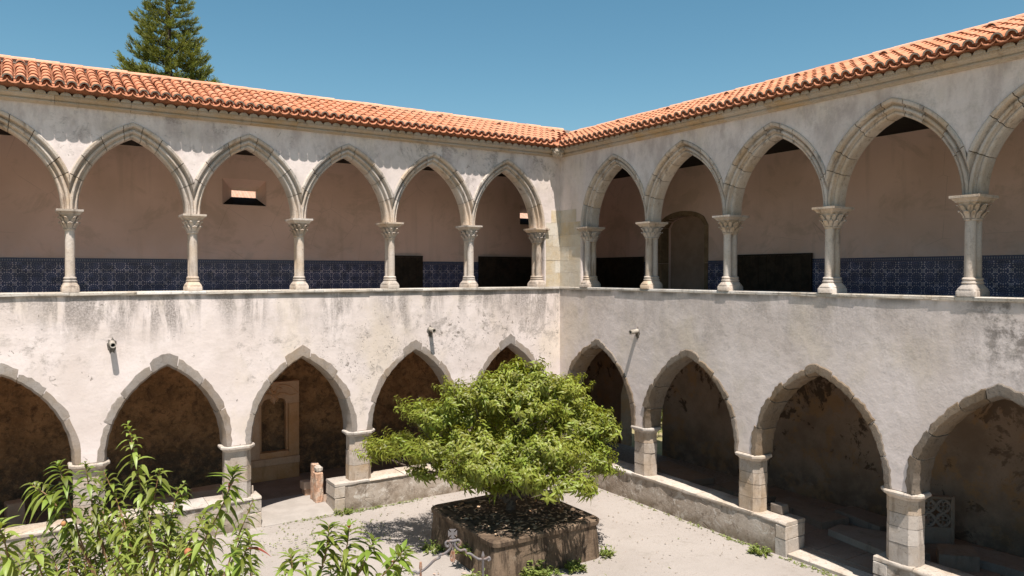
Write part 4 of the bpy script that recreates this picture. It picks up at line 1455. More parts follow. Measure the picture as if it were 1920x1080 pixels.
gslab([(1.80, -3.35), (2.2, -1.35), (2.95, -1.45), (2.65, -3.55)], .107, .27, 'dim stone slab on the floor behind the first right pier')
gslab([(2.0, -5.4), (2.25, -3.9), (2.9, -3.95), (2.75, -5.5)], .107, .24, 'low stone slab on the floor behind the second right arch')

def tracery():
    # pierced stone panel standing on the floor
    t = thing('tracery_panel', 'pierced stone tracery panel with round openings standing behind the rightmost pier', 'tracery panel', (2.9, -9.05, .1))
    p0, p1 = Vector((2.40, -8.62, 0)), Vector((3.42, -9.48, 0))
    d = (p1 - p0); L = d.length; d.normalize()
    nrm = Vector((d.y, -d.x, 0))
    def P(u, v, z): return tuple(p0 + d * u + nrm * v + Vector((0, 0, .1 + z)))
    def bar(a, b, z0, z1, nm='frame_bar'):
        bm = bmesh.new(); box(bm, (a, -.06, z0), (b, .06, z1), P, .003); bevel(bm, .01)
        obj(nm, bm, M['slab'], t)
    H = 1.02
    bar(0, .075, .0, H); bar(L - .075, L, .0, H); bar(.077, L - .077, H - .06, H); bar(.077, L - .077, .0, .36, 'solid_base')
    bm = bmesh.new()
    def ring(cu, cz, r, w=.018):
        n = 18
        rr = []
        for k in range(n):
            an = 2 * PI * k / n
            c, s = math.cos(an), math.sin(an)
            rr.append([P(cu + (r + a) * c, b, cz + (r + a) * s) for a, b in ((-w, -.03), (w, -.03), (w, .03), (-w, .03))])
        R = [[bm.verts.new(p) for p in q] for q in rr]
        for k in range(n):
            a, b = R[k], R[(k + 1) % n]
            for i in range(4):
                bm.faces.new((a[i], a[(i + 1) % 4], b[(i + 1) % 4], b[i]))
    cs = (L - .15) / 4
    for i in range(4):
        for j in range(2):
            cu, cz = .075 + cs * (i + .5), .36 + .15 + .30 * j
            ring(cu, cz, .135)
            for q in range(4):
                an = PI / 4 + q * PI / 2
                ring(cu + .062 * math.cos(an), cz + .062 * math.sin(an), .047, .011)
    obj('tracery', bm, M['slab'], t)
tracery()
bm = bmesh.new(); box(bm, (1.55, -9.72, .86), (1.95, -9.62, .97), None, .01)
bmesh.ops.create_cube(bm, size=1.0, matrix=Matrix.Translation((1.62, -9.67, .48)) @ Matrix.Diagonal((.16, .20, .75, 1)))
tag(obj('stone_fragment', bm, M['slab']), 'brown upright stone fragment with a short arm behind the rightmost pier', 'stone fragment')

# ------------------------------------------------------------------ things seen through openings
def outbuilding():
    t = thing('outbuilding', 'tiled outbuilding glimpsed through the small slot window of the left gallery', 'outbuilding', (-3, 11, 0))
    bm = bmesh.new(); box(bm, (-11, 9.3, -.04), (6, 15, 7.9)); obj('wall', bm, M['far_wall'], t)
    bm = bmesh.new()
    x = -11.2
    prev = None
    n = 0
    vs_ = []
    while x < 6.2:
        for q in range(6):
            tt = q / 6
            vs_.append((x + .24 * tt, .06 * math.sin(PI * 2 * tt)))
        x += .24
    a = [bm.verts.new((xx, 9.0, 7.8 + zz)) for xx, zz in vs_]
    b = [bm.verts.new((xx, 13.0, 9.9 + zz)) for xx, zz in vs_]
    for i in range(len(a) - 1): bm.faces.new((a[i], a[i + 1], b[i + 1], b[i]))
    obj('roof', bm, M['oldtile'], t, 60)
outbuilding()
bm = bmesh.new(); box(bm, (8.4, -4, -.04), (8.8, 9, 2.9))
tag(obj('garden_wall', bm, M['far_wall']), 'pale sunlit garden wall glimpsed through the far doorway behind the first right pier', 'wall')

# ------------------------------------------------------------------ planter
PX0, PX1, PY0, PY1, PH = -5.80, -3.19, -5.72, -3.02, .80
def planter():
    t = thing('raised_planter', 'square raised stone planter with stained, shade-darkened sides under the bushy tree', 'planter', ((PX0 + PX1) / 2, (PY0 + PY1) / 2, 0))
    def rrect(o_, r, z, jit=0.0):
        pts = []
        for (cx, cy, a0) in ((PX1 + o_ - r, PY1 + o_ - r, 0), (PX0 - o_ + r, PY1 + o_ - r, 90), (PX0 - o_ + r, PY0 - o_ + r, 180), (PX1 + o_ - r, PY0 - o_ + r, 270)):
            for k in range(5):
                a = math.radians(a0 + 22.5 * k)
                pts.append((cx + r * math.cos(a) + rnd.uniform(-jit, jit), cy + r * math.sin(a) + rnd.uniform(-jit, jit), z))
        # extra points along the sides keep the outline a little uneven
        out = []
        for i in range(len(pts)):
            p, q = pts[i], pts[(i + 1) % len(pts)]
            out.append(p)
            if math.dist(p, q) > .8:
                for f in (.17, .33, .5, .67, .83):
                    out.append(tuple(a_ + (b_ - a_) * f + (rnd.uniform(-jit, jit) if i_ < 2 else 0) for i_, (a_, b_) in enumerate(zip(p, q))))
        return out
    bm = bmesh.new()
    loft(bm, [rrect(.035, .20, -.05, .012), rrect(.015, .19, .25, .014), rrect(-.005, .18, .5, .012), rrect(-.02, .17, PH - .125, .008), rrect(-.20, .1, PH - .125, 0)], False)
    obj('planter_wall', bm, M['planter'], t, 50)
    # rim in separate lengths on the four sides
    bm = bmesh.new()
    loft(bm, [rrect(-.02, .17, PH - .124, .004), rrect(.022, .20, PH - .11, .007), rrect(.028, .21, PH - .03, .008), rrect(.0, .2, PH, .006), rrect(-.20, .1, PH - .004, .006), rrect(-.215, .1, PH - .10, 0)], False)
    obj('planter_rim', bm, M['planter'], t, 40)
    bm = bmesh.new()
    n = 24
    g = {}
    for i in range(n + 1):
        for j in range(n + 1):
            x = PX0 + .19 + (PX1 - PX0 - .38) * i / n; y = PY0 + .19 + (PY1 - PY0 - .38) * j / n
            g[i, j] = bm.verts.new((x, y, PH - .055 + rnd.uniform(-.02, .02) + .05 * math.exp(-((x + 4.45) ** 2 + (y + 4.25) ** 2) * 2)))
    for i in range(n):
        for j in range(n):
            bm.faces.new((g[i, j], g[i + 1, j], g[i + 1, j + 1], g[i, j + 1]))
    obj('soil', bm, M['soil'], t, 60)
planter()

def litter(name, n, fx, mat, size, seed, kind='stuff'):
    r = np.random.RandomState(seed)
    V, F = [], []
    for i in range(n):
        x, y, z = fx(r)
        a = r.rand() * 6.28
        s_ = size * (.6 + .8 * r.rand())
        ux, uy = math.cos(a) * s_, math.sin(a) * s_
        vx, vy = -math.sin(a) * s_ * .4, math.cos(a) * s_ * .4
        h = r.rand(4) * .02 + .006
        b = len(V)
        V += [(x - ux, y - uy, z + h[0]), (x + vx, y + vy, z + h[1] + .008), (x + ux, y + uy, z + h[2]), (x - vx, y - vy, z + h[3])]
        F.append((b, b + 1, b + 2, b + 3))
    me = mesh_np(name, V, F, [mat])
    o = bpy.data.objects.new(name, me)
    COL.objects.link(o)
    return tag(o, kind=kind)
litter('fallen_leaves', 420, lambda r: (PX0 + .22 + r.rand() * (PX1 - PX0 - .44), PY0 + .22 + r.rand() * (PY1 - PY0 - .44), PH - .025), M['dry'], .055, 11)
litter('pink_litter', 190, lambda r: (-6.75 + r.randn() * .45, -6.0 + r.randn() * .5, .012), M['petal'], .035, 12)

# ------------------------------------------------------------------ wellhead with wrought-iron overthrow
def well():
    cx, cy = -7.24, -6.72
    t = thing('wellhead', 'wrought-iron well overthrow with two scrolls and a flared cross, in front of the planter', 'wellhead', (cx, cy, 0))
    bm = bmesh.new()
    n = 24
    def cyl(r, z): return [(cx + r * math.cos(2 * PI * k / n), cy + r * math.sin(2 * PI * k / n), z) for k in range(n)]
    loft(bm, [cyl(.64, -.05), cyl(.62, .36), cyl(.66, .38), cyl(.66, .46), cyl(.46, .46), cyl(.45, .1), cyl(.44, -.04)], False)
    obj('stone_curb', bm, M['pier'], t, 40)
    L, R_ = Vector((-7.70, -6.50, 0)), Vector((-6.80, -7.0, 0))
    d = (R_ - L).normalized(); c0 = (L + R_) / 2
    S = .00902
    def P(px, py, o_=0.0):
        # drawing of the ironwork in its own upright plane (units of the sketch -> metres)
        u = (px - 688) / 7.715 * S
        z = 1.635 - (py - 385) / 7.715 * S * 1.0
        p = c0 + d * u
        nrm = Vector((d.y, -d.x, 0)) * o_
        return (p.x + nrm.x, p.y + nrm.y, z)
    def bar(name, pts, r, mat=M['iron'], k=5, o_=0.0, parent=None):
        bm = bmesh.new()
        tube(bm, smooth_path([P(a, b, o_) for a, b in pts], k), r, 8)
        return obj(name, bm, mat, parent or t, 60)
    bar('scroll_arm', [(150, 1030), (125, 1000), (160, 985), (195, 1010), (235, 985), (290, 955), (360, 895), (430, 828), (500, 795), (506, 755), (560, 742), (620, 705), (660, 650), (655, 600), (625, 560), (590, 585), (600, 630), (630, 635), (640, 605)], .021)
    bar('scroll_arm', [(1190, 855), (1218, 840), (1205, 808), (1160, 830), (1120, 828), (1060, 828), (1000, 795), (940, 750), (885, 740), (866, 690), (800, 698), (755, 672), (722, 630), (725, 575), (760, 545), (798, 570), (795, 615), (768, 618), (765, 590)], .021)
    bar('collar_bar', [(640, 556), (690, 560), (740, 552)], .026)
    bar('centre_stem', [(690, 500), (688, 560), (690, 620), (690, 690)], [.012 + .004 * math.sin(i) for i in range(16)])
    bar('hook', [(688, 690), (668, 740), (660, 810), (675, 850), (690, 800), (694, 725)], .014, M['rust'])
    bar('hook', [(700, 700), (715, 760), (712, 830), (695, 865)], .014, M['rust'])
    for x, top, m in ((235, 850, M['rust']), (1120, 720, M['iron'])):
        p = P(x, top)
        bm = bmesh.new()
        tube(bm, [(p[0], p[1], .44), (p[0], p[1], p[2] - .12), (p[0], p[1], p[2] - .10), (p[0], p[1], p[2] - .06), (p[0], p[1], p[2])], [.021, .021, .030, .026, .006 if x > 600 else .02], 8)
        obj('post', bm, m, t, 40)
    # flared cross
    cz = P(688, 455)[2]
    pts = []
    a, b, c = .018, .075, .036
    for q in range(4):
        an = q * PI / 2
        for (u, v) in ((a, a), (c * .75, b * .55), (.056, b), (-.056, b), (-c * .75, b * .55)):
            # arm pointing along +v, rotated by an
            x = u * math.cos(an) + v * math.sin(an)
            y = -u * math.sin(an) + v * math.cos(an)
            pts.append((x, y))
    # order: walk the arms clockwise, each from its right root to its left root
    ordered = []
    for q in range(4):
        arm = pts[q * 5:(q + 1) * 5]
        ordered += [arm[4], arm[3], arm[2], arm[1], arm[0]]
    bm = bmesh.new()
    fr = [bm.verts.new(tuple(c0 + d * x + Vector((d.y, -d.x, 0)) * .009 + Vector((0, 0, cz + y)))) for x, y in ordered]
    bk = [bm.verts.new(tuple(c0 + d * x - Vector((d.y, -d.x, 0)) * .009 + Vector((0, 0, cz + y)))) for x, y in ordered]
    m = len(fr)
    bm.faces.new(fr); bm.faces.new(bk[::-1])
    for i in range(m):
        bm.faces.new((fr[i], bk[i], bk[(i + 1) % m], fr[(i + 1) % m]))
    obj('cross', bm, M['iron'], t)
well()

# ------------------------------------------------------------------ leaves
RN = np.random.RandomState(21)
def leaf_geo(p0, d, up, L, W, droop, fold, nst=4):
    """one lanceolate leaf: centre line from p0 along d, sagging with droop, folded along the midrib"""
    d = d / np.linalg.norm(d)
    sd_ = np.cross(d, up); n_ = np.linalg.norm(sd_)
    sd_ = sd_ / n_ if n_ > 1e-6 else np.array([1.0, 0, 0])
    nn = np.cross(sd_, d)
    wprof = {4: [.12, .85, .9, .06], 6: [.10, .62, 1.0, .95, .55, .04]}[nst]
    V = []
    for i in range(nst):
        t = i / (nst - 1)
        c = p0 + d * L * t + np.array([0, 0, -1.0]) * droop * L * t * t
        w_ = W * .5 * wprof[i]
        V += [c - sd_ * w_ + nn * fold * w_, c, c + sd_ * w_ + nn * fold * w_]
    F = []
    for i in range(nst - 1):
        a = i * 3
        F += [(a, a + 1, a + 4, a + 3), (a + 1, a + 2, a + 5, a + 4)]
    return V, F

def spray(n, length, L, W, seed, nst=4):
    """leafy shoot along +Z: returns vertices, faces, tint"""
    r = np.random.RandomState(seed)
    V, F, T = [], [], []
    for i in range(n):
        t = (i + .3) / n
        z = length * t
        az = i * 2.4 + r.randn() * .3
        el = .05 + .65 * t + r.randn() * .2
        d = np.array([math.cos(az) * math.cos(el), math.sin(az) * math.cos(el), math.sin(el)])
        l = L * (.75 + .4 * r.rand()) * (1 - .35 * max(0, t - .75) / .25)
        v, f = leaf_geo(np.array([.004 * math.cos(az), .004 * math.sin(az), z]), d, np.array([0, 0, 1.0]), l, W * (.8 + .4 * r.rand()), .5 + .55 * r.rand(), .4 + .3 * r.rand(), nst)
        b = len(V)
        V += v
        F += [tuple(q + b for q in ff) for ff in f]
        T += [r.rand()] * len(f)
    b = len(V)
    w_ = .0035
    V += [(-w_, 0, 0), (w_, 0, 0), (w_ * .5, 0, length), (-w_ * .5, 0, length), (0, -w_, 0), (0, w_, 0), (0, w_ * .5, length), (0, -w_ * .5, length)]
    F += [(b, b + 1, b + 2, b + 3), (b + 4, b + 5, b + 6, b + 7)]
    T += [.2, .2]
    return np.array(V), np.array(F), np.array(T)

def rot_to(d, spin):
    q = Vector(d).normalized().to_track_quat('Z', 'Y').to_matrix() @ Matrix.Rotation(spin, 3, 'Z')
    return np.array(q), q

# ------------------------------------------------------------------ bushy tree in the planter
def bushy_tree():
    base = Vector((-4.42, -4.15, PH - .06))
    t = thing('bushy_tree', 'bushy bright green fruit tree spreading over the square stone planter', 'tree', base)
    r = np.random.RandomState(4)
    R3, F3 = np.array(RGT), np.array(FWD)
    # crown lobes: (sideways, away, height above ground, half sizes)
    lobes = [(.35, -1.75, 1.95, .6, .5, .22), (1.10, -1.85, 1.72, .5, .45, .22), (.75, -1.4, 2.3, .6, .5, .25), (-.45, -1.55, 2.0, .55, .45, .20), (.25, 0, 3.55, .42, .5, .38), (-.15, .1, 3.38, .6, .6, .36), (.75, .0, 3.28, .6, .7, .40), (-.75, -.2, 3.05, .75, .8, .48), (.2, -.5, 3.0, .8, .8, .55),
             (1.2, .3, 2.98, .55, .8, .42), (-1.40, .0, 2.68, .65, .8, .40), (-1.95, .2, 2.78, .36, .5, .28), (1.55, -.1, 2.55, .55, .8, .46), (1.95, 0, 2.42, .28, .6, .34),
             (-2.25, .1, 2.02, .65, .7, .34), (-2.85, .1, 1.95, .38, .5, .28), (-1.5, -.5, 2.1, .75, .8, .42), (-.5, -.9, 2.2, .9, .85, .52), (.6, -.9, 2.1, .9, .85, .55),
             (1.40, -.6, 2.0, .65, .8, .45), (1.80, -.3, 1.75, .36, .55, .28), (-1.7, .1, 1.58, .55, .6, .22), (-.75, -.6, 1.62, .6, .7, .34), (.35, -1.0, 1.58, .5, .5, .30),
             (1.45, -1.3, 1.62, .4, .4, .22), (-.25, -.9, 1.36, .3, .3, .16), (0, 1.0, 2.6, 1.1, .7, .75), (1.0, 1.0, 2.2, .9, .7, .6), (-1.0, 1.0, 2.2, .9, .7, .5)]
    ctr = np.array([0, 0, 2.0])
    protos = [spray(14, .27, .155, .044, 100 + k) for k in range(8)]
    meshes = [mesh_np('leaf_spray', V, F, [M['leaf']], tint=T_) for V, F, T_ in protos]
    wts = np.array([l[3] * l[4] + l[3] * l[5] + l[4] * l[5] for l in lobes]); wts /= wts.sum()
    spots = []
    b0 = np.array([base.x, base.y, 0.0])
    for i in range(1560):
        l = lobes[r.choice(len(lobes), p=wts)]
        v = r.randn(3); v /= np.linalg.norm(v)
        if r.rand() < .68: v[2] = abs(v[2])
        q = r.rand() ** .22
        loc = np.array(l[:3]) + v * np.array(l[3:]) * np.array([.86, .88, .74]) * q * (1 + .16 * r.randn())
        if loc[2] < PH + .12: continue
        out = v * np.array([1, 1, .6]) * .75 + (loc - ctr) * .22
        out[2] = abs(out[2]) * .6 + .25 + .35 * r.rand()
        out += r.randn(3) * .25
        if out[2] < .1: out[2] = .1
        wd = out[0] * R3 + out[1] * F3 + np.array([0, 0, out[2]])
        wl_ = b0 + loc[0] * R3 + loc[1] * F3 + np.array([0, 0, loc[2]])
        spots.append((wl_, wd, r.rand() * 6.28, .75 + .5 * r.rand(), r.randint(len(protos))))
        if i % 14 == 0 and loc[2] > 1.7:
            # a longer shoot that breaks the outline
            n_ = np.array(wd) / np.linalg.norm(wd)
            for q_ in (.16, .32):
                spots.append((wl_ + n_ * q_, n_ + r.randn(3) * .15, r.rand() * 6.28, .8, r.randint(len(protos))))
    c = np.array(CAM)
    spots.sort(key=lambda s: np.linalg.norm(s[0] - c))
    V, F, TT = [], [], []
    nb = 0
    for i, (p, d, sp, sc, k) in enumerate(spots):
        m3, q3 = rot_to(d, sp)
        if i < 300:
            o = bpy.data.objects.new('leaf_spray', meshes[k])
            o.location = p; o.rotation_euler = q3.to_euler(); o.scale = (sc, sc, sc)
            link(o, t)
        else:
            v, f, t_ = protos[k]
            V.append((v * sc) @ m3.T + p); F.append(f + nb); TT.append(np.clip(t_ + r.randn() * .15, 0, 1)); nb += len(v)
    o = bpy.data.objects.new('crown', mesh_np('crown', np.concatenate(V), np.concatenate(F), [M['leaf']], tint=np.concatenate(TT)))
    link(o, t); tag(o, kind='stuff')
    # trunk and limbs
    def L3(s, d_, z): return tuple(b0 + s * R3 + d_ * F3 + np.array([0, 0, z]))
    bm = bmesh.new()
    tube(bm, smooth_path([L3(0, 0, .70), L3(.02, .02, .95), L3(-.03, 0, 1.2)], 4), [.13, .12, .11, .105, .10, .095, .09, .085, .08], 10)
    obj('trunk', bm, M['bark'], t, 60)
    for i, l in enumerate(lobes):
        s, d_, z = l[:3]
        z0 = .95 + .25 * r.rand()
        st = (r.randn() * .04, r.randn() * .04, z0)
        mid = (s * .45 + r.randn() * .08, d_ * .45 + r.randn() * .08, z0 + (z - z0) * .38 + .08)
        pth = smooth_path([L3(*st), L3(*mid), L3(s * .8, d_ * .8, z0 + (z - z0) * .75), L3(s, d_, z)], 5)
        n = len(pth)
        bm = bmesh.new()
        r0 = .038 + .020 * r.rand()
        tube(bm, pth, [max(.007, r0 * (1 - .8 * j / n)) for j in range(n)], 6)
        for _ in range(4):
            j = r.randint(n // 3, n - 1)
            p = np.array(pth[j]); q = p + r.randn(3) * np.array([.35, .35, .22]) + np.array([0, 0, .18])
            tube(bm, [tuple(p), tuple((p + q) / 2 + np.array([0, 0, .04])), tuple(q)], [.012, .008, .004], 5)
        obj('limb', bm, M['bark'], t, 60)
bushy_tree()

# ------------------------------------------------------------------ young fruit tree near the camera
SHOOTS = [
    [(-0.269, -0.22, 4.776), (-0.182, -0.228, 4.365), (-0.131, -0.236, 3.974)], [(-0.725, -0.325, 4.516), (-0.659, -0.329, 4.316), (-0.621, -0.236, 3.935)],
    [(-0.917, -0.328, 4.362), (-0.755, -0.331, 4.239), (-0.621, -0.237, 3.896)], [(-0.639, -0.126, 4.465), (-0.599, -0.131, 4.218), (-0.519, -0.138, 3.86)],
    [(-0.554, -0.028, 4.371), (-0.472, -0.031, 4.189), (-0.32, -0.136, 3.939)], [(-0.034, -0.227, 4.444), (-0.073, -0.23, 4.248), (-0.112, -0.236, 3.974)],
    [(0.011, 0.07, 4.262), (-0.03, 0.066, 4.076), (-0.087, -0.039, 3.783)], [(0.625, -0.525, 4.522), (0.57, -0.529, 4.337), (0.362, -0.436, 3.968), (0.167, -0.342, 3.663)],
    [(0.34, -0.332, 4.162), (0.244, -0.336, 3.97), (0.045, -0.241, 3.7)], [(0.806, -0.733, 4.129), (0.76, -0.735, 3.987), (0.662, -0.64, 3.75)],
    [(-0.619, -1.128, 4.368), (-0.56, -1.131, 4.22), (-0.627, -0.938, 3.841)], [(-0.653, -0.733, 4.112), (-0.617, -0.736, 3.969), (-0.608, -0.641, 3.713)],
    [(1.014, -0.537, 3.93), (1.025, -0.539, 3.819), (0.966, -0.443, 3.591)], [(1.232, -0.334, 4.066), (1.216, -0.337, 3.893), (1.102, -0.244, 3.543)],
    [(1.378, -0.334, 4.055), (1.351, -0.338, 3.874), (1.219, -0.244, 3.543)], [(1.577, -0.435, 3.998), (1.513, -0.438, 3.855), (1.359, -0.344, 3.547)],
    [(1.799, -0.536, 3.967), (1.717, -0.538, 3.856), (1.494, -0.443, 3.591)]]
def young_tree():
    base = Vector((-12.207, -11.505, 0))
    t = thing('young_fruit_tree', 'young fruit tree with long drooping leaves close to the camera at the lower left', 'tree', base)
    r = np.random.RandomState(9)
    R3, F3, b0 = np.array(RGT), np.array(FWD), np.array(base)
    W3 = lambda p: b0 + p[0] * R3 + p[1] * F3 + np.array([0, 0, p[2]])
    leaves = []
    shoots = [(s, 1.0) for s in SHOOTS]
    # the denser body of the crown below the tips
    for k in range(52):
        s = r.uniform(-.85, .50); d_ = r.uniform(-.75, .5)
        top = 4.22 - .35 * abs(s + .2) - .25 * max(0, d_) + r.randn() * .09 - .5 * r.rand() ** 2
        lean = (s * .25 + r.randn() * .12, r.randn() * .12)
        shoots.append(([(s + lean[0], d_ + lean[1], top), (s + lean[0] * .5, d_ + lean[1] * .5, top - .20), (s, d_, top - .42)], .85))
    for k in range(9):
        s = r.uniform(.6, 1.75); d_ = r.uniform(-.55, .1)
        top = 3.72 + r.randn() * .07
        shoots.append(([(s + r.randn() * .06, d_, top), (s, d_, top - .18), (s - .08, d_ + .03, top - .36)], .85))
    for k in range(34):
        s = r.uniform(-1.0, 1.2); d_ = r.uniform(-.7, .9); top = r.uniform(2.4, 3.5)
        shoots.append(([(s * 1.15, d_ * 1.15, top), (s * 1.05, d_ * 1.05, top - .2), (s, d_, top - .4)], .85))
    for i, (s, sz) in enumerate(shoots):
        pth = [np.array(p) for p in smooth_path([W3(p) for p in s[::-1]], 5)]
        n = len(pth)
        bm = bmesh.new()
        hub = W3((s[-1][0] * .35 - .03, s[-1][1] * .35, min(s[-1][2] - .5, 2.9)))
        full = smooth_path([tuple(hub), tuple((hub + pth[0]) / 2 + np.array([0, 0, -.06])), tuple(pth[0])], 4)[:-1] + [Vector(p) for p in pth]
        m = len(full)
        tube(bm, full, [.0075 * (1 - .85 * j / m) + .0016 for j in range(m)], 6)
        if i < 17:
            obj('shoot', bm, M['twig'], t, 60)
        else:
            obj('twig', bm, M['twig'], t, 60)
        seglen = sum(np.linalg.norm(b - a) for a, b in zip(pth, pth[1:]))
        cnt = int(seglen / (.0125 if i < 17 else .015))
        for k in range(cnt):
            u = (k + .5) / cnt
            x = u * (n - 1); j = min(int(x), n - 2)
            p = pth[j] + (pth[j + 1] - pth[j]) * (x - j)
            ax = pth[j + 1] - pth[j]; ax /= np.linalg.norm(ax)
            az = k * 2.4 + r.randn() * .5
            e1 = np.cross(ax, [0, 1, .1]); e1 /= np.linalg.norm(e1); e2 = np.cross(ax, e1)
            tip = max(0, (u - .72) / .28)
            d = (e1 * math.cos(az) + e2 * math.sin(az)) * (1 - .35 * tip) + ax * (.35 + .7 * tip + r.randn() * .12)
            L = (.112 + .05 * r.rand()) * sz * (1 - .5 * tip ** 2)
            if i == 6: L *= .6
            leaves.append((p, d, L, .037 * sz * (.8 + .5 * r.rand()) * (1 - .3 * tip), .42 + .6 * r.rand() ** .8, r.rand()))
    # leaf meshes in 5 bends; single leaves are objects that share them
    c = np.array(CAM)
    # leaves in view and nearest first
    def order(l):
        q = l[0] - c
        z = q @ F3
        px = 960 + 1405 * (q @ R3) / z; py = 513 - 1405 * q[2] / z
        return (0 if (-20 < px < 1000 and py < 1090) else 10) + np.linalg.norm(q)
    leaves.sort(key=order)
    kinds = []
    for k in range(5):
        V, F = leaf_geo(np.zeros(3), np.array([0, 1.0, 0.05]), np.array([0, 0, 1.0]), 1.0, .27, .28 + .13 * k, .45, 6)
        kinds.append([mesh_np('leaf', V, F, [M['leaf_near']], smooth=True, tint=[q] * len(F)) for q in (.15, .5, .9)])
    redk = mesh_np('leaf', *leaf_geo(np.zeros(3), np.array([0, 1.0, 0.05]), np.array([0, 0, 1.0]), 1.0, .24, .5, .7, 6), [M['leaf_red']], smooth=True)
    V, F, TT, nb = [], [], [], 0
    for i, (p, d, L, Wd, dr, tn) in enumerate(leaves):
        d = d / np.linalg.norm(d)
        if i < 300:
            y = Vector(d); x = y.cross(Vector((0, 0, 1)))
            x = x.normalized() if x.length > .05 else Vector((1, 0, 0))
            z = x.cross(y).normalized()
            mt = Matrix((x, y, z)).transposed()
            k = int(min(4, (dr - .42) / .6 * 5))
            me = redk if i in (22, 97, 160, 233) else kinds[k][int(tn * 2.99)]
            o = bpy.data.objects.new('leaf', me)
            o.location = p; o.rotation_euler = mt.to_euler(); o.scale = (Wd / .27 * 1.0, L, L)
            link(o, t)
        else:
            v, f = leaf_geo(p, d, np.array([0, 0, 1.0]), L, Wd, dr, .45, 6)
            V += v; F += [tuple(q + nb for q in ff) for ff in f]; TT += [tn] * len(f); nb += len(v)
    o = bpy.data.objects.new('crown', mesh_np('crown', np.array(V), np.array(F), [M['leaf_near']], smooth=True, tint=TT))
    link(o, t); tag(o, kind='stuff')
    bm = bmesh.new()
    tube(bm, smooth_path([tuple(W3(p)) for p in ((0, 0, -.05), (.03, .02, .8), (-.02, -.02, 1.6), (-.05, 0, 2.4), (-.08, -.05, 3.1))], 5), [.085 - .003 * j for j in range(21)], 10)
    obj('trunk', bm, M['bark'], t, 60)
    for q in ((-.5, -.4, 3.2), (.35, -.25, 3.2), (1.1, -.3, 3.2), (-.25, .4, 3.1), (.05, -.6, 3.1), (1.45, -.38, 3.4)):
        bm = bmesh.new()
        tube(bm, smooth_path([tuple(W3((-.03, 0, 1.9))), tuple(W3((q[0] * .4, q[1] * .4, 2.5))), tuple(W3(q))], 5), [.035 - .0024 * j for j in range(11)], 7)
        obj('limb', bm, M['bark'], t, 60)
    for q, rad in (((0.26, -0.437, 3.911), .027), ((-.64, -.40, 4.10), .018), ((.052, -.538, 3.837), .022)):
        bm = bmesh.new()
        bmesh.ops.create_icosphere(bm, subdivisions=3, radius=rad)
        for v in bm.verts:
            k = math.atan2(v.co.y, v.co.x)
            v.co *= 1 - .10 * max(0, math.cos(k)) ** 12
            v.co.z *= 1.08
        obj('peach', bm, M['peach'], t, 70, loc=tuple(W3(q)))
young_tree()

